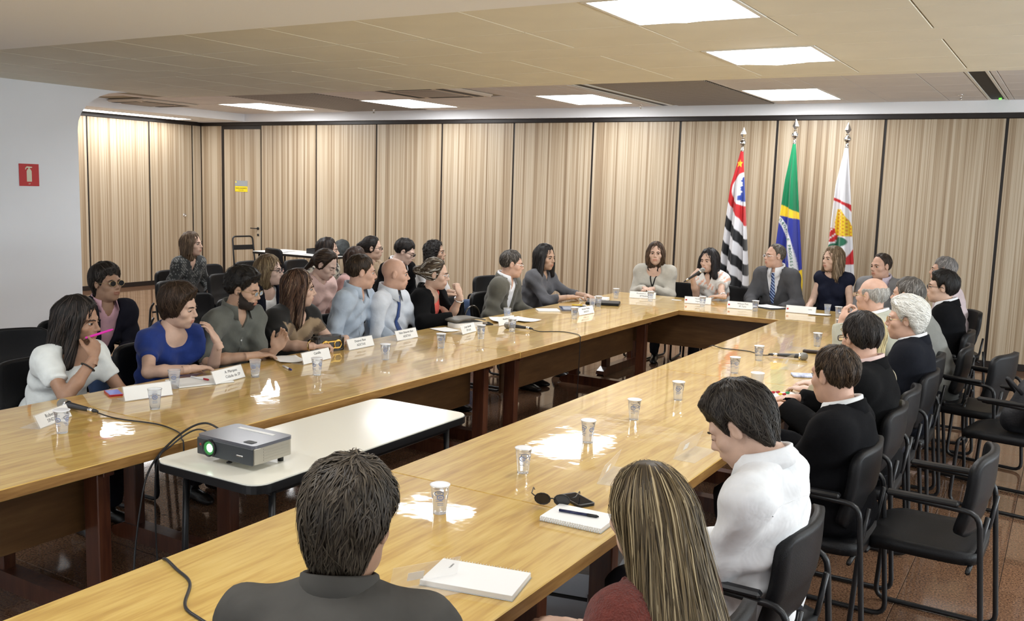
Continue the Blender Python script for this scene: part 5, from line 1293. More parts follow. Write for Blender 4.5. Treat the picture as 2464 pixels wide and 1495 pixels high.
person('woman with long dark blonde hair in sleeveless navy dress', (-2.09, 9.86, 1.22), -95, (-2.08, 9.94), 'f', look=-128, pitch=2, tone='fair', top=shirt((.011, .013, .026), sleeve=0, neck='boat', name='navy_dress', part='dress'), hair=LG((.11, .072, .04), (.34, .25, .16), len=.22, n=420, line='part', front=.7), pants=(.011, .013, .026),
       arms=dict(R=dict(t=(-2.27, 9.62, .68), dw=(.3, -.9, 0), nw=(0, 0, -1), pole=(.2, -.6, -.5)), L=dict(t=(-1.90, 9.60, .68), dw=(-.3, -.9, 0), nw=(0, 0, -1), pole=(-.2, -.6, -.5))), chair_label='black chair under the woman in navy dress', chair_arms=False)
person('balding man in light grey suit at the end of the head table', (-1.63, 9.90, 1.175), -98, (-1.60, 10.04), 'm', look=-126, pitch=4, tone='ruddy', bw=1.08, top=suit((.19, .19, .195), (.55, .48, .56)), tie=T_dark, hair=SH((.03, .02, .015), (.09, .07, .055), line='recede', t=.008, n=240), chair_label='black chair under the man in light grey suit', chair_arms=False,
       arms=dict(R=dict(t=(-1.75, 9.6, .7), dw=(.3, -.9, 0), nw=(0, 0, -1)), L=dict(t=(-1.44, 9.6, .7), dw=(-.3, -.9, 0), nw=(0, 0, -1))))
# -------- right row, seen from behind or in profile
person('grey-haired man in pale pink shirt, farthest of the right row', (-1.02, 9.52, 1.20), 200, (-.86, 9.50), 'm', look=182, tone='ruddy', top=shirt((.58, .48, .49), sleeve=4, name='pale_pink_shirt'), hair=SH((.16, .15, .145), (.42, .4, .38), t=.009, n=240), chair_label='black chair under the man in pale pink shirt', chair_arms=False)
person('black-haired man with glasses in black suit in profile by the wall', (-.86, 8.06, 1.165), 180, (-.78, 8.02), 'm', look=188, tone='fair', top=suit((.005, .005, .006)), hair=SH(BLACKH, (.03, .026, .024), t=.018, line='short_low', n=420, fluff=.012), glasses=GL_rect, chair_label='black chair under the black-haired man with glasses', chair_arms=True, arms=dict(L='table', R='table'))
person('elderly bald man in beige-grey suit leaning on his hand', (-1.13, 6.62, 1.195), 180, (-.84, 6.64), 'm', look=158, tone='ruddy', top=suit((.40, .40, .33)), hair=dict(kind='fringe', c1=(.36, .34, .31), c2=(.62, .60, .56), t=.004, n=600, lock=.03, width=.003, lift=.0015), glasses=GL_wire, arms=dict(L=dict(t=(-1.27, 6.40, 1.02), dw=(.1, .3, .9), nw=(.8, .5, 0), pose='curl', pole=(-.2, -.5, -1)), R='table'), chair_label='black chair under the elderly bald man', chair_arms=False)
person('grey-haired man in grey suit half hidden behind the white-haired man', (-.98, 7.12, 1.17), 180, (-.72, 7.2), 'm', look=168, tone='ruddy', top=suit((.19, .19, .175)), hair=SH((.10, .09, .08), (.3, .28, .26), t=.012, n=260), chair_label='black chair under the half-hidden man in grey suit', chair_arms=False, arms=dict(L='table', R='table'))
person('white-haired man with gold glasses in dark navy suit', (-.825, 6.02, 1.13), 180, (-.80, 5.98), 'm', look=186, pitch=4, tone='ruddy', bw=1.12, bd=1.2, top=suit((.009, .010, .014)), hair=SH((.55, .53, .48), (.88, .87, .82), t=.024, line='short_low', n=1800, lock=.07, fluff=.012, width=.0034, nape=True, brush=(0, -1, -.15)), glasses=GL_wire, brow=(.5, .48, .45), near=True, arms=dict(L='table', R='table'), chair_label='black chair under the white-haired man', chair_arms=True)
person('woman with long pale blonde hair between the dark-suited men', (-.94, 5.32, 1.10), 180, (-.82, 5.36), 'f', look=150, tone='pale', top=shirt((.35, .3, .2), sleeve=4, neck='crew', name='straw_top', part='top'), hair=LG((.42, .33, .16), (.66, .55, .30), len=.34, n=420, w=(.088, .09), line='cover', lock=.2), arms=dict(L='table', R='table'), chair_label='black chair under the pale blonde woman', chair_arms=False)
person('dark-haired man with glasses in black suit and pink collar, back turned', (-.865, 4.86, 1.155), 180, (-.81, 4.84), 'm', look=138, pitch=10, tone='ruddy', bw=1.16, bd=1.28, top=suit((.0055, .0055, .006), (.60, .45, .42)), hair=SH((.014, .011, .010), (.05, .042, .036), t=.013, n=2000, lock=.04, width=.003, line='short_low'), glasses=GL_rect, near=True, arms=dict(L='table', R='table'), chair_label='black armchair under the man with pink collar', chair_arms=True)
person('man with thinning brown hair in black suit and white collar, back turned', (-.815, 4.05, 1.10), 180, (-.79, 4.02), 'm', look=150, pitch=8, tone='ruddy', bw=1.16, bd=1.3, top=suit((.005, .005, .0055), (.75, .76, .76)), hair=SH((.022, .014, .009), (.09, .058, .034), t=.008, n=2000, lock=.035, width=.003, line='short_low'), near=True,
       arms=dict(L=dict(t=(-1.12, 4.02, .72), dw=(-.8, .5, .1), nw=(.2, .2, -1), pose='curl'), R=dict(t=(-1.14, 4.18, .76), dw=(-.9, .1, .15), nw=(.2, -.6, -.6), pose='curl')), chair_label='black armchair under the man with thinning hair', chair_arms=True)
person('young dark-haired man in white shirt looking down at his lap', (-.83, 2.80, 1.14), 180, (-.785, 2.92), 'm', look=182, pitch=34, tone='fair', bw=1.06, bd=1.05, top=shirt((.80, .81, .82), sleeve=4, name='crisp_white_shirt', fold=.0026, yoke=True), hair=SH((.016, .012, .010), (.055, .045, .034), t=.018, n=2400, lock=.05, width=.0034, fluff=.012, mess=.35, line='short_low', nape=True), eyes='down', near=True,
       arms=dict(L=dict(t=(-1.02, 2.86, .64), dw=(-.8, .4, -.2), nw=(0, .3, -1), pose='curl'), R=dict(t=(-1.0, 3.02, .66), dw=(-.8, -.2, -.2), nw=(0, -.3, -1), pose='curl')), chair_label='black armchair under the young man in white shirt', chair_arms=True)
M_maroon = cloth('maroon_knit', (.15, .035, .025), .9, bump=.9, bscale=190, var=.2, scale=60)
person('woman with very long straight blonde-streaked hair in maroon knit sweater, back turned', (-.835, 2.08, 1.06), 172, (-.78, 2.09), 'f', look=148, pitch=6, tone='fair', bw=1.08, top=shirt((.15, .035, .025), mat=M_maroon, sleeve=4, neck='crew', part='sweater', loose=1.25, thick=.011), hair=LG((.06, .042, .022), (.19, .135, .066), c3=(.36, .28, .16), streak=.16, len=.62, n=4600, lock=.30, width=.0036, seg=7, w=(.092, .13), d=(.09, .07), yc=-.05, dy=-.24, line='cover', h=.008, lift=.008, mess=.05, wave=.0012, crown=(.0, -.0, .13)), near=True,
       arms=dict(L=dict(t=(-1.06, 1.80, .74), dw=(-.9, .3, 0), nw=(0, 0, -1), pole=(-1, -.1, -.5)), R=dict(t=(-1.06, 2.2, .66), dw=(-.9, -.2, 0), nw=(0, 0, -1))), chair_label='black chair under the woman in maroon sweater', chair_arms=False)
person('man with thick dark hair in grey shirt seen from behind, nearest the camera', (-1.235, 1.445, 1.145), 118, (-1.06, 1.10), 'm', look=107, pitch=8, tone='tan', bw=1.08, top=shirt((.062, .058, .051), sleeve=4, name='dark_grey_shirt', fold=.0022, yoke=True), hair=SH((.022, .016, .011), (.085, .066, .045), t=.016, up=.006, line='short_low', nape=True, n=3800, lock=.055, width=.0034, fluff=.006, mess=.32, lift=.006, seg=5, crown=(.02, -.03, .14)), near=True,
       arms=dict(L=dict(t=(-1.50, 1.62, ZA), dw=(.6, .8, 0), nw=(0, 0, -1), pole=(-.8, -.2, -.6)), R=dict(t=(-1.36, 1.70, ZA), dw=(-.8, .5, 0), nw=(0, 0, -1), pole=(.8, -.2, -.6))), chair_label='black chair under the man nearest the camera', chair_arms=False)

# ================================================================ THINGS ON THE TABLES
Z0 = ZTAB
def clear(name, col=(1, 1, 1), rough=.03, ior=1.45):
    m = bpy.data.materials.new(name); nt, b = nodes_of(m); b.inputs['Transmission Weight'].default_value = 1; b.inputs['Roughness'].default_value = rough
    b.inputs['IOR'].default_value = ior; b.inputs['Base Color'].default_value = (*col, 1); MATS[name] = m; return m
M_plastic = mat('cup_plastic', (.90, .92, .95), .16, trans=.82, ior=1.12, spec=.5)
M_water = clear('water', (.93, .96, .98), .0, 1.33); M_foil = mat('foil_lid', (.82, .83, .85), .3, spec=.5); M_blueprint = mat('cup_print', (.22, .27, .44), .5)
M_acryl = mat('clear_acrylic', (.92, .92, .90), .05, spec=.6, alpha=.16)
def make_cup(lid=True):
    e = empty('water_cup'); n = 20
    prof = [(0, .002), (.022, .0), (.0225, .004), (.0245, .03), (.027, .06), (.0315, .094), (.0335, .096), (.0335, .099), (.031, .0985)]
    if not lid: prof += [(.030, .094), (.026, .06), (.0235, .03), (.0215, .006), (0, .006)]
    MB().lathe(prof, n).build('cup_body', M_plastic, e)
    # printed oval and bars wrapped on both sides
    pm = MB()
    def on(a, z, off=.0006): r = np.interp(z, [0, .03, .06, .094], [.0225, .0245, .027, .0315])+off; return (r*math.cos(a), r*math.sin(a), z)
    for a0 in (0, PI/2, PI, 1.5*PI):
        for k in range(10):
            t0, t1 = 2*PI*k/10, 2*PI*(k+1)/10
            q = [on(a0+math.cos(t)*w_, .062+math.sin(t)*h_) for t, w_, h_ in ((t0, .48, .011), (t1, .48, .011), (t1, .34, .0065), (t0, .34, .0065))]
            pm.add(q, [(0, 1, 2, 3)])
        for zz in (.040, .034, .079): pm.add([on(a0-.4, zz), on(a0+.4, zz), on(a0+.4, zz+.0022), on(a0-.4, zz+.0022)], [(0, 1, 2, 3)])
        pm.add([on(a0-.2, .06), on(a0+.2, .06), on(a0+.2, .064), on(a0-.2, .064)], [(0, 1, 2, 3)])
    pm.build('print', M_blueprint, e)
    if lid: MB().lathe([(.0345, .0985), (.035, .1005), (.030, .1015), (.01, .1012), (0, .1012)], n).build('foil_lid', M_foil, e)
    else: MB().lathe([(0, .066), (.026, .066)], n).build('water', M_water, e)
    return e
CUP = {True: make_cup(True), False: make_cup(False)}; cup_used = {True: 0, False: 0}
def cup(x, y, label, lid=True, rz=0.0, tilt=None):
    o = CUP[lid] if not cup_used[lid] else copy_tree(CUP[lid]); cup_used[lid] = 1
    o.location = (x, y, Z0+.0005); o.rotation_euler = (0, 0, rz)
    if tilt: o.rotation_euler = (PI/2, 0, tilt); o.location = (x, y, Z0+.032)
    tag(o, label, 'cup', 'plastic water cups'); return o
cl = [(-3.633, 2.386, True, 'in front of the nearest microphone'), (-3.678, 2.895, False, 'in front of the blank nameplate by the woman in white'), (-3.972, 3.25, False, 'half behind the blank nameplate'),
      (-3.864, 3.713, False, 'right of the notebook with red pen'), (-3.641, 3.971, True, 'before the nameplate of the bearded man'), (-3.642, 4.593, True, 'in front of the man in light blue'),
      (-3.623, 5.169, True, 'in front of the bald man with blue tie'), (-3.636, 5.69, True, 'next to the small nameplate by the grey purse'), (-3.637, 6.133, True, 'just in front of the microphone of the middle row'),
      (-3.996, 6.65, False, 'behind the crumpled papers'), (-3.593, 7.092, True, 'beside the last nameplate of the long row'), (-3.762, 7.781, False, 'in front of the stacked notebooks, nearer one'), (-3.813, 8.02, True, 'in front of the stacked notebooks, farther one'),
      (-3.979, 8.776, True, 'alone at the corner before the woman in beige'), (-3.611, 8.803, True, 'before the nameplate of the woman in beige'), (-3.051, 8.763, True, 'before the nameplate of the speaker'), (-2.54, 8.794, True, 'beside the nameplate of the man with striped tie'),
      (-1.926, 9.021, False, 'nearest the woman in navy dress'), (-1.80, 8.90, True, 'in the pair at the head table corner, nearer the dress'), (-1.69, 8.96, True, 'in the pair at the head table corner, nearer the wall'),
      (-1.675, 8.464, True, 'standing alone at the table junction'), (-1.593, 7.973, True, 'in the group by the elderly bald man, farthest'), (-1.523, 7.639, True, 'in the group by the elderly bald man, middle'),
      (-1.56, 7.05, True, 'in the group by the dark-haired man, upright'), (-1.736, 6.163, True, 'behind the microphone cable, farther of two'), (-1.729, 5.626, True, 'nearer of two by the microphone'),
      (-1.736, 4.681, True, 'fourth from the near end'), (-1.752, 4.135, True, 'third in line on the bare table'), (-1.748, 3.626, True, 'standing in the bright reflection, farther one'), (-1.755, 3.075, True, 'left of the bright reflection'), (-1.755, 2.516, True, 'nearest the camera, in the big bright reflection')]
for x, y, lid, w in cl: cup(x, y, 'small plastic water cup '+w, lid, random.random()*6)
cup(-1.47, 7.22, 'small plastic water cup lying on its side', False, 0, 1.9)
# paper cup and napkin with sweets
e = empty('paper_cup', (-1.47, 5.22, Z0)); MB().lathe([(0, 0), (.027, 0), (.0275, .003), (.038, .095), (.0395, .097), (.0385, .099), (.0365, .095), (.027, .006), (0, .006)], 22).build('cup_wall', M_paper, e)
tag(e, 'white paper cup beside the napkin', 'cup')
# ---- nameplates: clear L-stand with white card; text faces the inner side
M_ink = mat('black_ink', (.03, .03, .03), .6)
def nameplate(x, y, ang, label, lines, w=.20, h=.075, front=True, slope=.35, logo=None):
    """ang: world angle the printed side faces"""
    e = empty('nameplate', (x, y, Z0+.0005), math.radians(ang)+PI/2); t = .0018
    # local: front faces -y
    dy = h*math.tan(slope)
    st = MB().add([(-w/2, -.045, 0), (w/2, -.045, 0), (w/2, -.045, t), (-w/2, -.045, t), (-w/2, .05, 0), (w/2, .05, 0), (w/2, .05, t), (-w/2, .05, t)], [(0, 3, 2, 1)[::-1], (4, 5, 6, 7)[::-1], (0, 1, 5, 4)[::-1], (3, 2, 6, 7), (0, 4, 7, 3)[::-1], (1, 2, 6, 5)[::-1]])
    st.build('stand_foot', M_acryl, e)
    y0 = -.045; q = lambda yy, zz: yy
    pl = MB().add([(-w/2, y0, t), (w/2, y0, t), (w/2, y0+dy, h), (-w/2, y0+dy, h), (-w/2, y0+.003, t), (w/2, y0+.003, t), (w/2, y0+dy+.003, h), (-w/2, y0+dy+.003, h)], [(0, 1, 2, 3), (7, 6, 5, 4), (0, 4, 5, 1), (3, 2, 6, 7), (0, 3, 7, 4), (1, 5, 6, 2)])
    pl.build('stand_face', M_acryl, e)
    if front:
        o_ = -.0012; cw = w/2-.004
        MB().add([(-cw, y0+o_+.002*math.tan(slope), .004), (cw, y0+o_+.002*math.tan(slope), .004), (cw, y0+dy*.96+o_, h*.96), (-cw, y0+dy*.96+o_, h*.96)], [(0, 1, 2, 3)]).build('card', M_paper, e)
        for (txt, sz, fx, fz) in lines:
            me = text_mesh(txt, sz, .0002); me.materials.append(M_ink); zz = h*fz
            link('lettering', me, e, (fx*w, y0+zz*math.tan(slope)+o_-.0008, zz), (PI/2-slope, 0, 0))
        if logo: MB().rbox(-w/2+.01, -w/2+.028, -.0004, .0004, -.008, .008, .0002).build('logo', mat('red_logo', (.5, .06, .05), .6), e, (0, y0+dy*.5+o_-.001, h*.5), (-slope, 0, 0))
    else:
        MB().rbox(-.024, .024, -.0003, .0003, -.014, .014, .0001).build('sticker', M_paper, e, (.03, y0+dy*.5+.0042, h*.5), (-slope, 0, 0))
    tag(e, label, 'nameplate', 'nameplates on the tables'); return e
def plate_at(cx, cy, ang, *a, **k):
    # cx, cy: middle of the lower front edge of the card
    n = math.radians(ang); return nameplate(cx-.045*math.cos(n), cy-.045*math.sin(n), ang, *a, **k)
PK = dict(w=.25, h=.072)
plate_at(-3.80, 2.47, 24, 'white nameplate leaning by the nearest microphone and cup', [('Roberto P.', 0.0235, 0, .68), ('SINDITAXI', 0.0218, 0, .34)], slope=.45, w=.24, h=.060)
plate_at(-3.878, 3.02, -14, 'blank white nameplate before the woman in white T-shirt', [], **PK)
plate_at(-3.885, 3.555, 8, 'white nameplate in front of the open notebook', [('A. Marques', 0.0218, .1, .70), ('Cidade de SP', 0.0227, .12, .36)], slope=.42, **PK)
plate_at(-3.91, 4.27, 4, 'white nameplate in front of the bearded man and loose paper', [('Camilla', 0.0218, .05, .72)], w=.27, h=.072, slope=.3)
plate_at(-4.02, 4.82, 0, 'white nameplate reading ADETAX before the man in light blue shirt', [('Desireé Bani', 0.0218, .0, .70), ('ADETAX', 0.0227, 0, .34)], w=.265, h=.072)
plate_at(-4.01, 5.31, 0, 'white nameplate reading ADETAX before the bald man', [('Fabio Eduardo Bani', 0.0210, .0, .70), ('ADETAX', 0.0227, 0, .34)], **PK)
plate_at(-3.834, 5.84, 6, 'white nameplate beside the grey purse', [('Jorge Spinelli', 0.0202, 0, .70), ('SPTAXI', 0.0218, 0, .34)], w=.23, h=.070)
plate_at(-3.838, 6.39, -8, 'white nameplate behind the middle microphone', [('Natalício B.', 0.0193, 0, .70)], w=.21, h=.072, slope=.2)
plate_at(-3.644, 7.436, -4, 'white nameplate before the man in grey-brown blazer', [('Antonio Matias', 0.0218, .0, .70), ('ANDEVO', 0.0227, 0, .34)], w=.27, h=.070)
plate_at(-3.76, 8.946, -75, 'white nameplate before the woman in beige sweater', [('Rosemeire L. C.', 0.0193, 0, .72), ('SPTRANS', 0.0210, .05, .36)], w=.275, h=.070)
plate_at(-3.159, 8.925, -75, 'white nameplate with red logo before the speaker', [('Natália', 0.0202, .0, .72), ('Imprensa', 0.0185, .05, .36)], w=.265, h=.070, logo=1)
plate_at(-2.705, 8.84, -84, 'white nameplate before the man with striped tie', [('Wilson Poit', 0.0218, .1, .70), ('SP Turis', 0.0210, .1, .36)], w=.25, h=.070, logo=1)
plate_at(-2.151, 8.934, -86, 'white nameplate before the woman in navy dress', [('Luísa', 0.0168, .3, .6)], w=.28, h=.070, logo=1)
plate_at(-1.70, 6.81, 178, 'clear nameplate holder seen from behind, beyond the lying microphone', [], w=.22, front=False)
plate_at(-1.535, 6.07, 178, 'clear nameplate holder seen from behind, just before the microphone', [], w=.24, front=False)
plate_at(-1.56, 5.35, 195, 'clear nameplate holder beside the paper cup', [], w=.2, front=False)
plate_at(-1.34, 3.73, 178, 'clear nameplate holder in front of the young man in white shirt', [], w=.25, front=False)
plate_at(-1.48, 3.24, 190, 'clear nameplate holder standing half hidden by the blonde hair', [], w=.25, front=False)
plate_at(-1.46, 2.02, 150, 'clear nameplate holder right beside the man nearest the camera', [], w=.2, front=False)
# ---- microphones
M_grillm = mat('mic_grille', (.38, .38, .36), .45, metal=.8, bump=.8, bscale=500); M_mic = mat('mic_body', (.045, .045, .048), .4, metal=.3)
def mic(p, d, label, up=.0):
    p = Vector(p); d = Vector(d).normalized(); q = d.to_track_quat('Z', 'Y')
    e = empty('microphone', p); e.rotation_mode = 'QUATERNION'; e.rotation_quaternion = q
    MB().lathe([(0, -.085), (.0095, -.085), (.0105, -.08), (.0165, .055), (.019, .062), (.0, .062)], 16).build('handle', M_mic, e)
    MB().lathe([(.0205, .058), (.0235, .062), (.0235, .068), (.0205, .072)], 18).build('collar_ring', M_chrome, e)
    MB().lathe([(.0195, .07), (.0245, .078), (.0262, .09), (.0245, .104), (.018, .114), (.009, .119), (0, .12)], 18).build('grille', M_grillm, e)
    MB().lathe([(.0108, -.081), (.0118, -.095), (.0108, -.108), (0, -.108)], 14).build('plug_sleeve', M_chrome, e)
    MB().lathe([(.009, -.107), (.0085, -.125), (.004, -.14), (0, -.14)], 12).build('plug', M_mic, e)
    tag(e, label, 'microphone', 'hand microphones'); return e
def cable(pts, label, r=.0032, m=None, n=10):
    # smooth the control points
    P = [Vector(p) for p in pts]; out = []
    for i in range(len(P)-1):
        p0, p1, p2, p3 = P[max(i-1, 0)], P[i], P[i+1], P[min(i+2, len(P)-1)]
        for k in range(n):
            t = k/n; out.append(.5*((2*p1)+(p2-p0)*t+(2*p0-5*p1+4*p2-p3)*t*t+(3*p1-p0-3*p2+p3)*t**3))
    out.append(P[-1]); o = MB().tube(out, r, 6).build('cable', m or M_black); tag(o, label, 'cable', 'cables'); return o
mic((-3.91, 2.645, Z0+.0235), (-1, -.08, .02), 'black microphone lying by the nearest nameplate')
cable([(-3.775, 2.657, Z0+.014), (-3.70, 2.668, Z0+.004), (-3.605, 2.674, Z0+.004), (-3.425, 2.71, Z0+.004), (-3.247, 2.675, Z0+.004), (-3.15, 2.61, Z0+.004), (-3.115, 2.59, Z0-.01), (-3.105, 2.58, .6), (-3.11, 2.57, .2), (-3.12, 2.57, .006)], 'black cable running from the nearest microphone over the table edge')
mic((-3.655, 6.245, Z0+.0235), (-1, .02, .02), 'black microphone lying before the middle nameplates')
cable([(-3.52, 6.243, Z0+.014), (-3.46, 6.26, Z0+.004), (-3.334, 6.363, Z0+.004), (-3.20, 6.34, Z0+.004), (-3.125, 6.27, Z0+.003), (-3.11, 6.25, .7), (-3.11, 6.23, .3), (-3.12, 6.2, .006)], 'black cable of the middle microphone hanging over the table edge')
mic((-1.585, 6.37, Z0+.0235), (.95, .22, .02), 'grey-black microphone lying on the far-side table')
cable([(-1.715, 6.34, Z0+.014), (-1.78, 6.38, Z0+.004), (-1.90, 6.465, Z0+.004), (-2.08, 6.465, Z0+.004), (-2.183, 6.50, Z0+.003), (-2.20, 6.51, .65), (-2.2, 6.51, .006)], 'black cable of the microphone on the far-side table')
mic((-3.375, 9.41, .995), (.55, .18, .42), 'black microphone held by the speaker')
# projector cables
cable([(-2.93, 2.66, PTZ+.07), (-3.06, 2.66, PTZ+.10), (-3.12, 2.58, PTZ+.06), (-3.10, 2.42, PTZ-.03), (-3.06, 2.33, .55), (-3.0, 2.25, .25), (-2.7, 2.1, .02), (-2.35, 1.95, .02), (-2.24, 1.80, .45), (-2.20, 1.75, .70), (-2.17, 1.73, Z0+.004), (-2.08, 1.70, Z0+.004), (-1.98, 1.66, Z0+.004), (-1.88, 1.56, Z0+.004), (-1.79, 1.53, Z0+.004), (-1.62, 1.50, Z0+.004)], 'grey-black cable from the projector up onto the near table', .0045)
cable([(-2.93, 2.62, PTZ+.06), (-3.05, 2.61, PTZ+.085), (-3.10, 2.52, PTZ+.03), (-3.10, 2.44, PTZ-.05), (-3.08, 2.42, .3), (-3.02, 2.4, .006)], 'thin black projector power cable dropping to the floor', .0035)
# ---- papers, notebooks, pens
def paper(x, y, w, h, ang, label, z=Z0+.0008, curl=.004, m=None, cat='paper', group='loose papers'):
    mb = shell(lambda u, v: ((u*w/2, v*h/2, curl*(u*u*.6+v*v*.4)+curl*.3*math.sin(3*u+2*v)), (0, 0, 1)), 8, 8, .0006)
    o = mb.build('paper_sheet', m or M_paper, None, (x, y, z+.0008+curl*.3), (0, 0, math.radians(ang))); tag(o, label, cat, group); return o
paper(-4.09, 4.20, .16, .22, 60, 'loose white sheet beside the blue and white pen', curl=.008)
paper(-4.06, 5.84, .15, .20, 70, 'white folded sheet before the bald man')
paper(-3.98, 6.56, .2, .28, 40, 'crumpled white papers behind the middle nameplate', curl=.014)
paper(-3.90, 6.72, .2, .28, 75, 'white sheet partly under the crumpled papers', curl=.008)
paper(-4.06, 3.16, .05, .19, -20, 'narrow white slip near the phone', curl=.002)
paper(-3.44, 9.08, .10, .06, 10, 'small white card between two head table nameplates', curl=.001)
paper(-2.52, 9.17, .21, .26, 60, 'white sheet on a dark folder before the striped-tie man', z=Z0+.008)
o = MB().rbox(-.12, .12, -.16, .16, 0, .007, .002).build('folder', mat('dark_folder', (.02, .022, .03), .4), None, (-2.52, 9.17, Z0+.0005), (0, 0, math.radians(60))); tag(o, 'dark folder under the sheet before the striped-tie man', 'folder')
paper(-1.98, 8.95, .2, .12, 10, 'white sheet behind the nameplate of the woman in navy', z=Z0+.006, curl=.003)
def notebook(x, y, w, h, ang, label, th=.012, spiral=None, cover=None, open_=False):
    e = empty('notebook', (x, y, Z0+.0005), math.radians(ang))
    MB().rbox(-w/2, w/2, -h/2, h/2, .0015, th, .0008).build('pages', M_paper, e)
    MB().rbox(-w/2-.002, w/2+.002, -h/2-.002, h/2+.002, 0, .0015, .0004).build('back_cover', cover or mat('card_grey', (.5, .5, .47), .6), e)
    if spiral:
        n = int(w/.0085)
        ring = MB().tube([(0, (.006 if spiral > 0 else -.006)+.0075*math.cos(a), th/2+.0095*math.sin(a)) for a in np.linspace(0, 2*PI, 9)[:-1]], .0009, 5, closed=True).mesh('spiral_ring', M_chrome)
        for i in range(n): link('spiral_ring', ring, e, (-w/2+(i+.5)*w/n, spiral*h/2-.004*spiral, 0))
    tag(e, label, 'notebook', 'notebooks'); return e
nb = notebook(-1.35, 2.12, .27, .165, 12, 'white spiral notebook beside the man nearest the camera', .016, spiral=1)
me = text_mesh('TURISMO', .008); me.materials.append(M_ink); link('lettering', me, nb, (-.09, .04, .0163), (0, 0, PI/2))
notebook(-1.335, 2.73, .22, .15, 2, 'white spiral notebook with a black pen on top', .016, spiral=-1)
e = notebook(-4.0, 3.44, .30, .21, 70, 'open white notebook with a red pen before the woman in blue', .008)
notebook(-4.06, 8.44, .27, .19, 15, 'white spiral notebook on top of a black organiser at the table corner', .03, spiral=-1, cover=M_black)
o = MB().rbox(-.16, .16, -.11, .11, 0, .026, .005).build('organiser', M_vinyl, None, (-3.86, 8.22, Z0+.0005), (0, 0, math.radians(20))); tag(o, 'black zipped organiser beside the stacked notebook', 'organiser')
notebook(-4.02, 7.40, .2, .15, 40, 'white notepad before the man in grey-brown blazer', .012)
o = shell(lambda u, v: ((u*.10, v*.075, .012+.01*(1-v*v)*0+.02*max(0, v)), (0, 0, 1)), 6, 6, .004).build('passport_folder', mat('navy_leather', (.012, .02, .055), .4), None, (-3.86, 7.55, Z0+.002), (0, 0, math.radians(40))); tag(o, 'small navy leather folder beside the notepad', 'folder')
def pen(x, y, ang, label, c1, c2, z=Z0):
    d = Vector((math.cos(math.radians(ang)), math.sin(math.radians(ang)), 0)); e = empty('pen', (x, y, z+.0055), math.radians(ang))
    MB().tube([(-.07, 0, 0), (.03, 0, 0)], .005, 8).build('barrel', c1, e); MB().tube([(.03, 0, 0), (.062, 0, 0), (.07, 0, 0)], [.0055, .0055, .002], 8).build('cap', c2, e)
    MB().rbox(.03, .06, .0045, .0065, -.001, .001, .0004).build('clip', M_chrome, e); tag(e, label, 'pen', 'pens'); return e
M_bluep = mat('blue_plastic', (.02, .03, .22), .3); M_redp = mat('red_plastic', (.45, .02, .03), .3); M_whitep = mat('white_plastic', (.8, .8, .8), .3); M_navyp = mat('navy_plastic', (.012, .015, .06), .25)
pen(-3.90, 4.0, -25, 'white and blue pen by the loose sheet', M_whitep, M_bluep)
pen(-4.02, 3.46, 0, 'white and red pen on the open notebook', M_whitep, M_redp, Z0+.009)
pen(-1.34, 2.735, 8, 'dark navy pen lying on the spiral notebook', M_navyp, M_black, Z0+.0165)
pen(-3.98, 7.95, 20, 'yellow highlighter by the woman in dark grey blouse', mat('yellow_plastic', (.8, .6, .05), .3), M_whitep)
pen(-3.93, 7.86, 60, 'black pen by the stacked notebooks', M_black, M_black)
# phones, sunglasses, bags
def phone(x, y, ang, label, body, screen, z=Z0):
    e = empty('phone', (x, y, z+.0005), math.radians(ang)); MB().prism(rrect(-.034, .034, -.066, .066, .009, 3), 0, .009).build('case', body, e)
    MB().rbox(-.030, .030, -.056, .056, .0088, .0096, .0003).build('screen', screen, e); tag(e, label, 'phone', 'mobile phones'); return e
phone(-4.10, 2.98, 66, 'red-edged phone with blue screen by the blank nameplate', M_redp, mat('blue_screen', (.12, .16, .5), .1, emit=.3))
phone(-1.43, 2.90, 60, 'black phone beside the spiral notebook with pen', M_black, mat('black_glass', (.01, .011, .013), .05, spec=.8))
phone(-1.40, 6.98, 60, 'black phone before the dark-haired man with pink collar', M_black, MATS['black_glass'])
phone(-3.99, 6.33, 50, 'black phone under the crumpled papers', M_black, MATS['black_glass'], Z0)
e = empty('sunglasses', (-1.49, 2.84, Z0+.032), math.radians(200)); gm = glasses_mb('round', 1.1, .0022); gm.xf(Matrix.Translation((0, -.05, -.008))); gm.build('frame', M_blkframe, e); lm = lens_mb('round', 1.1); lm.xf(Matrix.Translation((0, -.05, -.008))); lm.build('lens', M_sunlens, e)
tag(e, 'folded dark sunglasses on the table by the notebook with pen', 'sunglasses')
# small gold and black clutch by the woman in black and beige
M_gold = mat('gold_metal', (.75, .48, .12), .25, metal=1); M_bagd = mat('dark_patent', (.02, .016, .012), .2, coat=.5)
e = empty('handbag', (-4.13, 4.60, Z0), math.radians(80)); MB().prism(rrect(-.12, .12, -.045, .045, .03), .0, .085).build('bag_body', M_bagd, e)
MB().prism(rrect(-.10, .10, -.04, .04, .03), .085, .1).build('bag_flap', M_bagd, e)
for s in (-1, 1): MB().tube(arc((s*.05, -.047, .045), .028, 0, 2*PI, 12, (1, 0, 0), (0, 0, 1)), .005, 6).build('buckle', M_gold, e)
MB().rbox(-.07, .07, -.052, -.046, .018, .028, .002).build('gold_bar', M_gold, e); MB().rbox(-.07, .07, -.052, -.046, .062, .072, .002).build('gold_bar', M_gold, e)
tag(e, 'small dark handbag with gold buckle lying on the table', 'handbag')
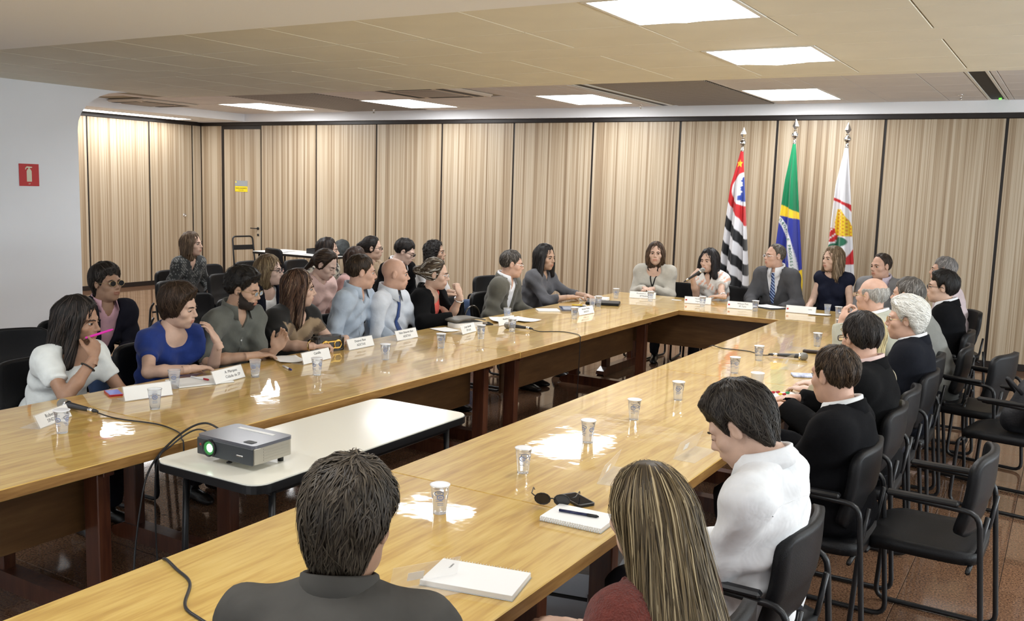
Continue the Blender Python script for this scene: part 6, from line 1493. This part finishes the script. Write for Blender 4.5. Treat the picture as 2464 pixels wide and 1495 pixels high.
# grey purse
M_purse = mat('grey_leather', (.13, .12, .10), .5, bump=.3, bscale=60)
e = empty('purse', (-4.06, 6.12, Z0), math.radians(70)); b = MB().prism(rrect(-.14, .14, -.07, .07, .04), 0, .035); b.build('pages_side', M_paper, e)
shell(lambda u, v: ((u*.14, v*.08, .05+.02*(1-u*u)), (0, 0, 1)), 8, 6, .012).build('purse_flap', M_purse, e); tag(e, 'grey leather purse over white papers by the woman in black blazer', 'purse')
# black handbag with a handle behind, on the chair side
e = empty('black_handbag', (-4.48, 6.86, .46), math.radians(80)); MB().rbox(-.16, .16, -.07, .07, 0, .22, .03).build('bag_body', M_bagd, e); MB().tube(arc((0, 0, .22), .10, 0, PI, 12, (1, 0, 0), (0, 0, 1.25)), .008, 7).build('handle', M_bagd, e); tag(e, 'black handbag with upright handle on the chair next to the blazer woman', 'handbag')
chair(-4.56, 6.86, 0, 'black chair carrying the black handbag', EC, False)
# napkin with sweets
e = empty('napkin', (-1.32, 5.14, Z0+.001), math.radians(30)); shell(lambda u, v: ((u*.09, v*.07, .004+.006*u*u), (0, 0, 1)), 6, 6, .001).build('napkin_sheet', M_paper, e)
for i, (a, b_, c) in enumerate(((-.03, .02, M_redp), (.0, .03, M_redp), (.02, -.02, M_redp), (.05, .02, mat('green_wrap', (.05, .3, .12), .4)), (.0, -.02, MATS['yellow_plastic']))):
    V, Q = uv_sphere((0, 0, 0), .009, 8, 6); link('sweet', join_mesh('sweet', [(V*np.array((1.5, .8, .8))+np.array((a, b_, .014)), Q, 0, None)], [c]), e)
tag(e, 'white napkin with red and green wrapped sweets', 'napkin')
e = MB().rbox(-.08, .08, -.05, .05, 0, .014, .004).build('tissue_pack', mat('tissue_pack_blue', (.45, .50, .70), .35, var=.4, vscale=(40, 9, 9)), None, (-1.34, 5.80, Z0+.0005), (0, 0, math.radians(25))); tag(e, 'blue and white tissue pack by the lying microphone', 'tissue pack')
e = MB().rbox(-.09, .09, -.02, .02, 0, .022, .006).build('glasses_case', mat('brown_case', (.03, .018, .014), .4), None, (-1.49, 6.72, Z0+.0005), (0, 0, math.radians(10))); tag(e, 'dark brown glasses case beyond the lying microphone', 'glasses case')
# things on the far side table
paper(-10.75, 10.9, .3, .4, 20, 'white papers on the side table by the door', z=.727, curl=.006)
paper(-10.2, 10.85, .3, .22, -10, 'white sheet in the middle of the side table', z=.727, curl=.003)
e = empty('open_box', (-10.0, 11.0, .7275)); 
for s in (-1, 1): MB().rbox(s*.2-.006, s*.2+.006, -.12, .12, 0, .08, .002).build('side', M_black, e); MB().rbox(-.2, .2, s*.12-.006, s*.12+.006, 0, .08, .002).build('side', M_black, e)
MB().rbox(-.2, .2, -.12, .12, 0, .006, .002).build('bottom', M_black, e); tag(e, 'open black box on the side table', 'box')
f = Field((-.25, -.2, -.02), (.25, .2, .3), .014); f.ell((0, 0, .1), (.18, .13, .11), 0); f.ell((.05, .02, .17), (.1, .09, .08), .04); x, y, z = f.xyz(); f.F = np.maximum(f.F+(.006*np.sin(x*60)*np.sin(y*55+z*40)).astype(f32), .0-z); V, Q = f.net()
o = link('backpack', join_mesh('backpack', [(V, Q, 0, None)], [mat('dark_backpack', (.03, .035, .035), .7, var=.4, vscale=(25, 25, 25))]), None, (-9.66, 11.02, .7275)); tag(o, 'dark crumpled backpack on the side table', 'backpack')
# bag on the free chair near the wall
f = Field((-.25, -.2, -.04), (.25, .2, .42), .012); f.ell((0, 0, .16), (.17, .09, .18), 0); f.ell((0, .07, .08), (.16, .08, .1), .05); x, y, z = f.xyz(); f.F = np.maximum(f.F+(.005*np.sin(x*40+5*z)*np.sin(z*38)).astype(f32), .0-z); V, Q = f.net()
M_bagf = mat('dark_bag_fabric', (.018, .018, .021), .7, bump=.3, bscale=90)
e = empty('shoulder_bag', (-.14, 6.40, .472), math.radians(80)); link('bag_body', join_mesh('bag_body', [(V, Q, 0, None)], [M_bagf]), e)
MB().tube(rounded([(-.14, .02, .25), (-.16, .1, .34), (.0, .14, .30), (.15, .1, .18), (.15, .06, .12)], .08), .011, 7).build('strap', M_bagf, e); tag(e, 'soft dark shoulder bag lying on the free armchair', 'bag')
# silver equipment box under the table, and a small bin-like case
e = empty('equipment_case', (-1.62, 3.35, 0), math.radians(12)); M_silver = mat('silver_case', (.62, .64, .68), .28, metal=.7)
MB().rbox(-.20, .20, -.26, .26, .02, .40, .012).build('case_body', M_silver, e); MB().rbox(-.205, .205, -.265, .265, .28, .295, .003).build('lid_seam', M_black, e)
for s in (-1, 1): MB().rbox(s*.12-.025, s*.12+.025, -.275, -.26, .26, .32, .004).build('latch', M_chrome, e)
tag(e, 'silver equipment case standing under the near table', 'case')
# ---- signs
sg = empty('fire_sign', (XPL+.002, 5.155, 1.825)); M_sred = mat('sign_red', (.55, .03, .03), .45); M_scream = mat('sign_cream', (.75, .72, .55), .5)
MB().rbox(0, .003, -.095, .095, -.10, .10, .0008).build('plate', M_sred, sg)
RY = Matrix.Rotation(PI/2, 4, 'Y') @ Matrix.Rotation(PI/2, 4, 'Z')
pic = MB().prism([(-.024, -.06), (.024, -.06), (.024, .035), (.014, .052), (.006, .055), (.006, .062), (.03, .066), (.03, .074), (-.02, .078), (-.034, .066), (-.038, .05), (-.030, .048), (-.026, .060), (-.010, .066), (-.006, .055), (-.014, .052), (-.024, .035)], 0, .001)
pic.v = [(z_+.0035, x_, y_) for x_, y_, z_ in pic.v]; pic.build('extinguisher_pictogram', M_scream, sg)
me = text_mesh('AP', .018, .0003); me.materials.append(M_scream); link('lettering', me, sg, (.0042, 0, -.08), (PI/2, 0, PI/2))
tag(sg, 'red fire extinguisher sign on the white wall', 'sign')
ds = empty('door_sign', (-12.45, YW-.0125, 1.72)); MB().rbox(-.15, .15, -.004, 0, -.095, 0, .0005).build('yellow_half', mat('sign_yellow', (.85, .66, .02), .5), ds); MB().rbox(-.15, .15, -.004, 0, .001, .095, .0005).build('grey_half', mat('sign_grey', (.33, .35, .36), .5), ds)
MB().rbox(-.14, -.11, -.0045, -.0041, .055, .085, .0001).build('logo', mat('logo_yellow', (.8, .65, .1), .5), ds)
for tx, sz, zz in (('SALÃO DE REUNIÕES', .028, -.035), ('Acesso restrito', .02, -.065)):
    me = text_mesh(tx, sz, .0003); me.materials.append(M_ink); link('lettering', me, ds, (0, -.0048, zz), (PI/2, 0, 0))
tag(ds, 'grey and yellow sign on the veneer door', 'sign')
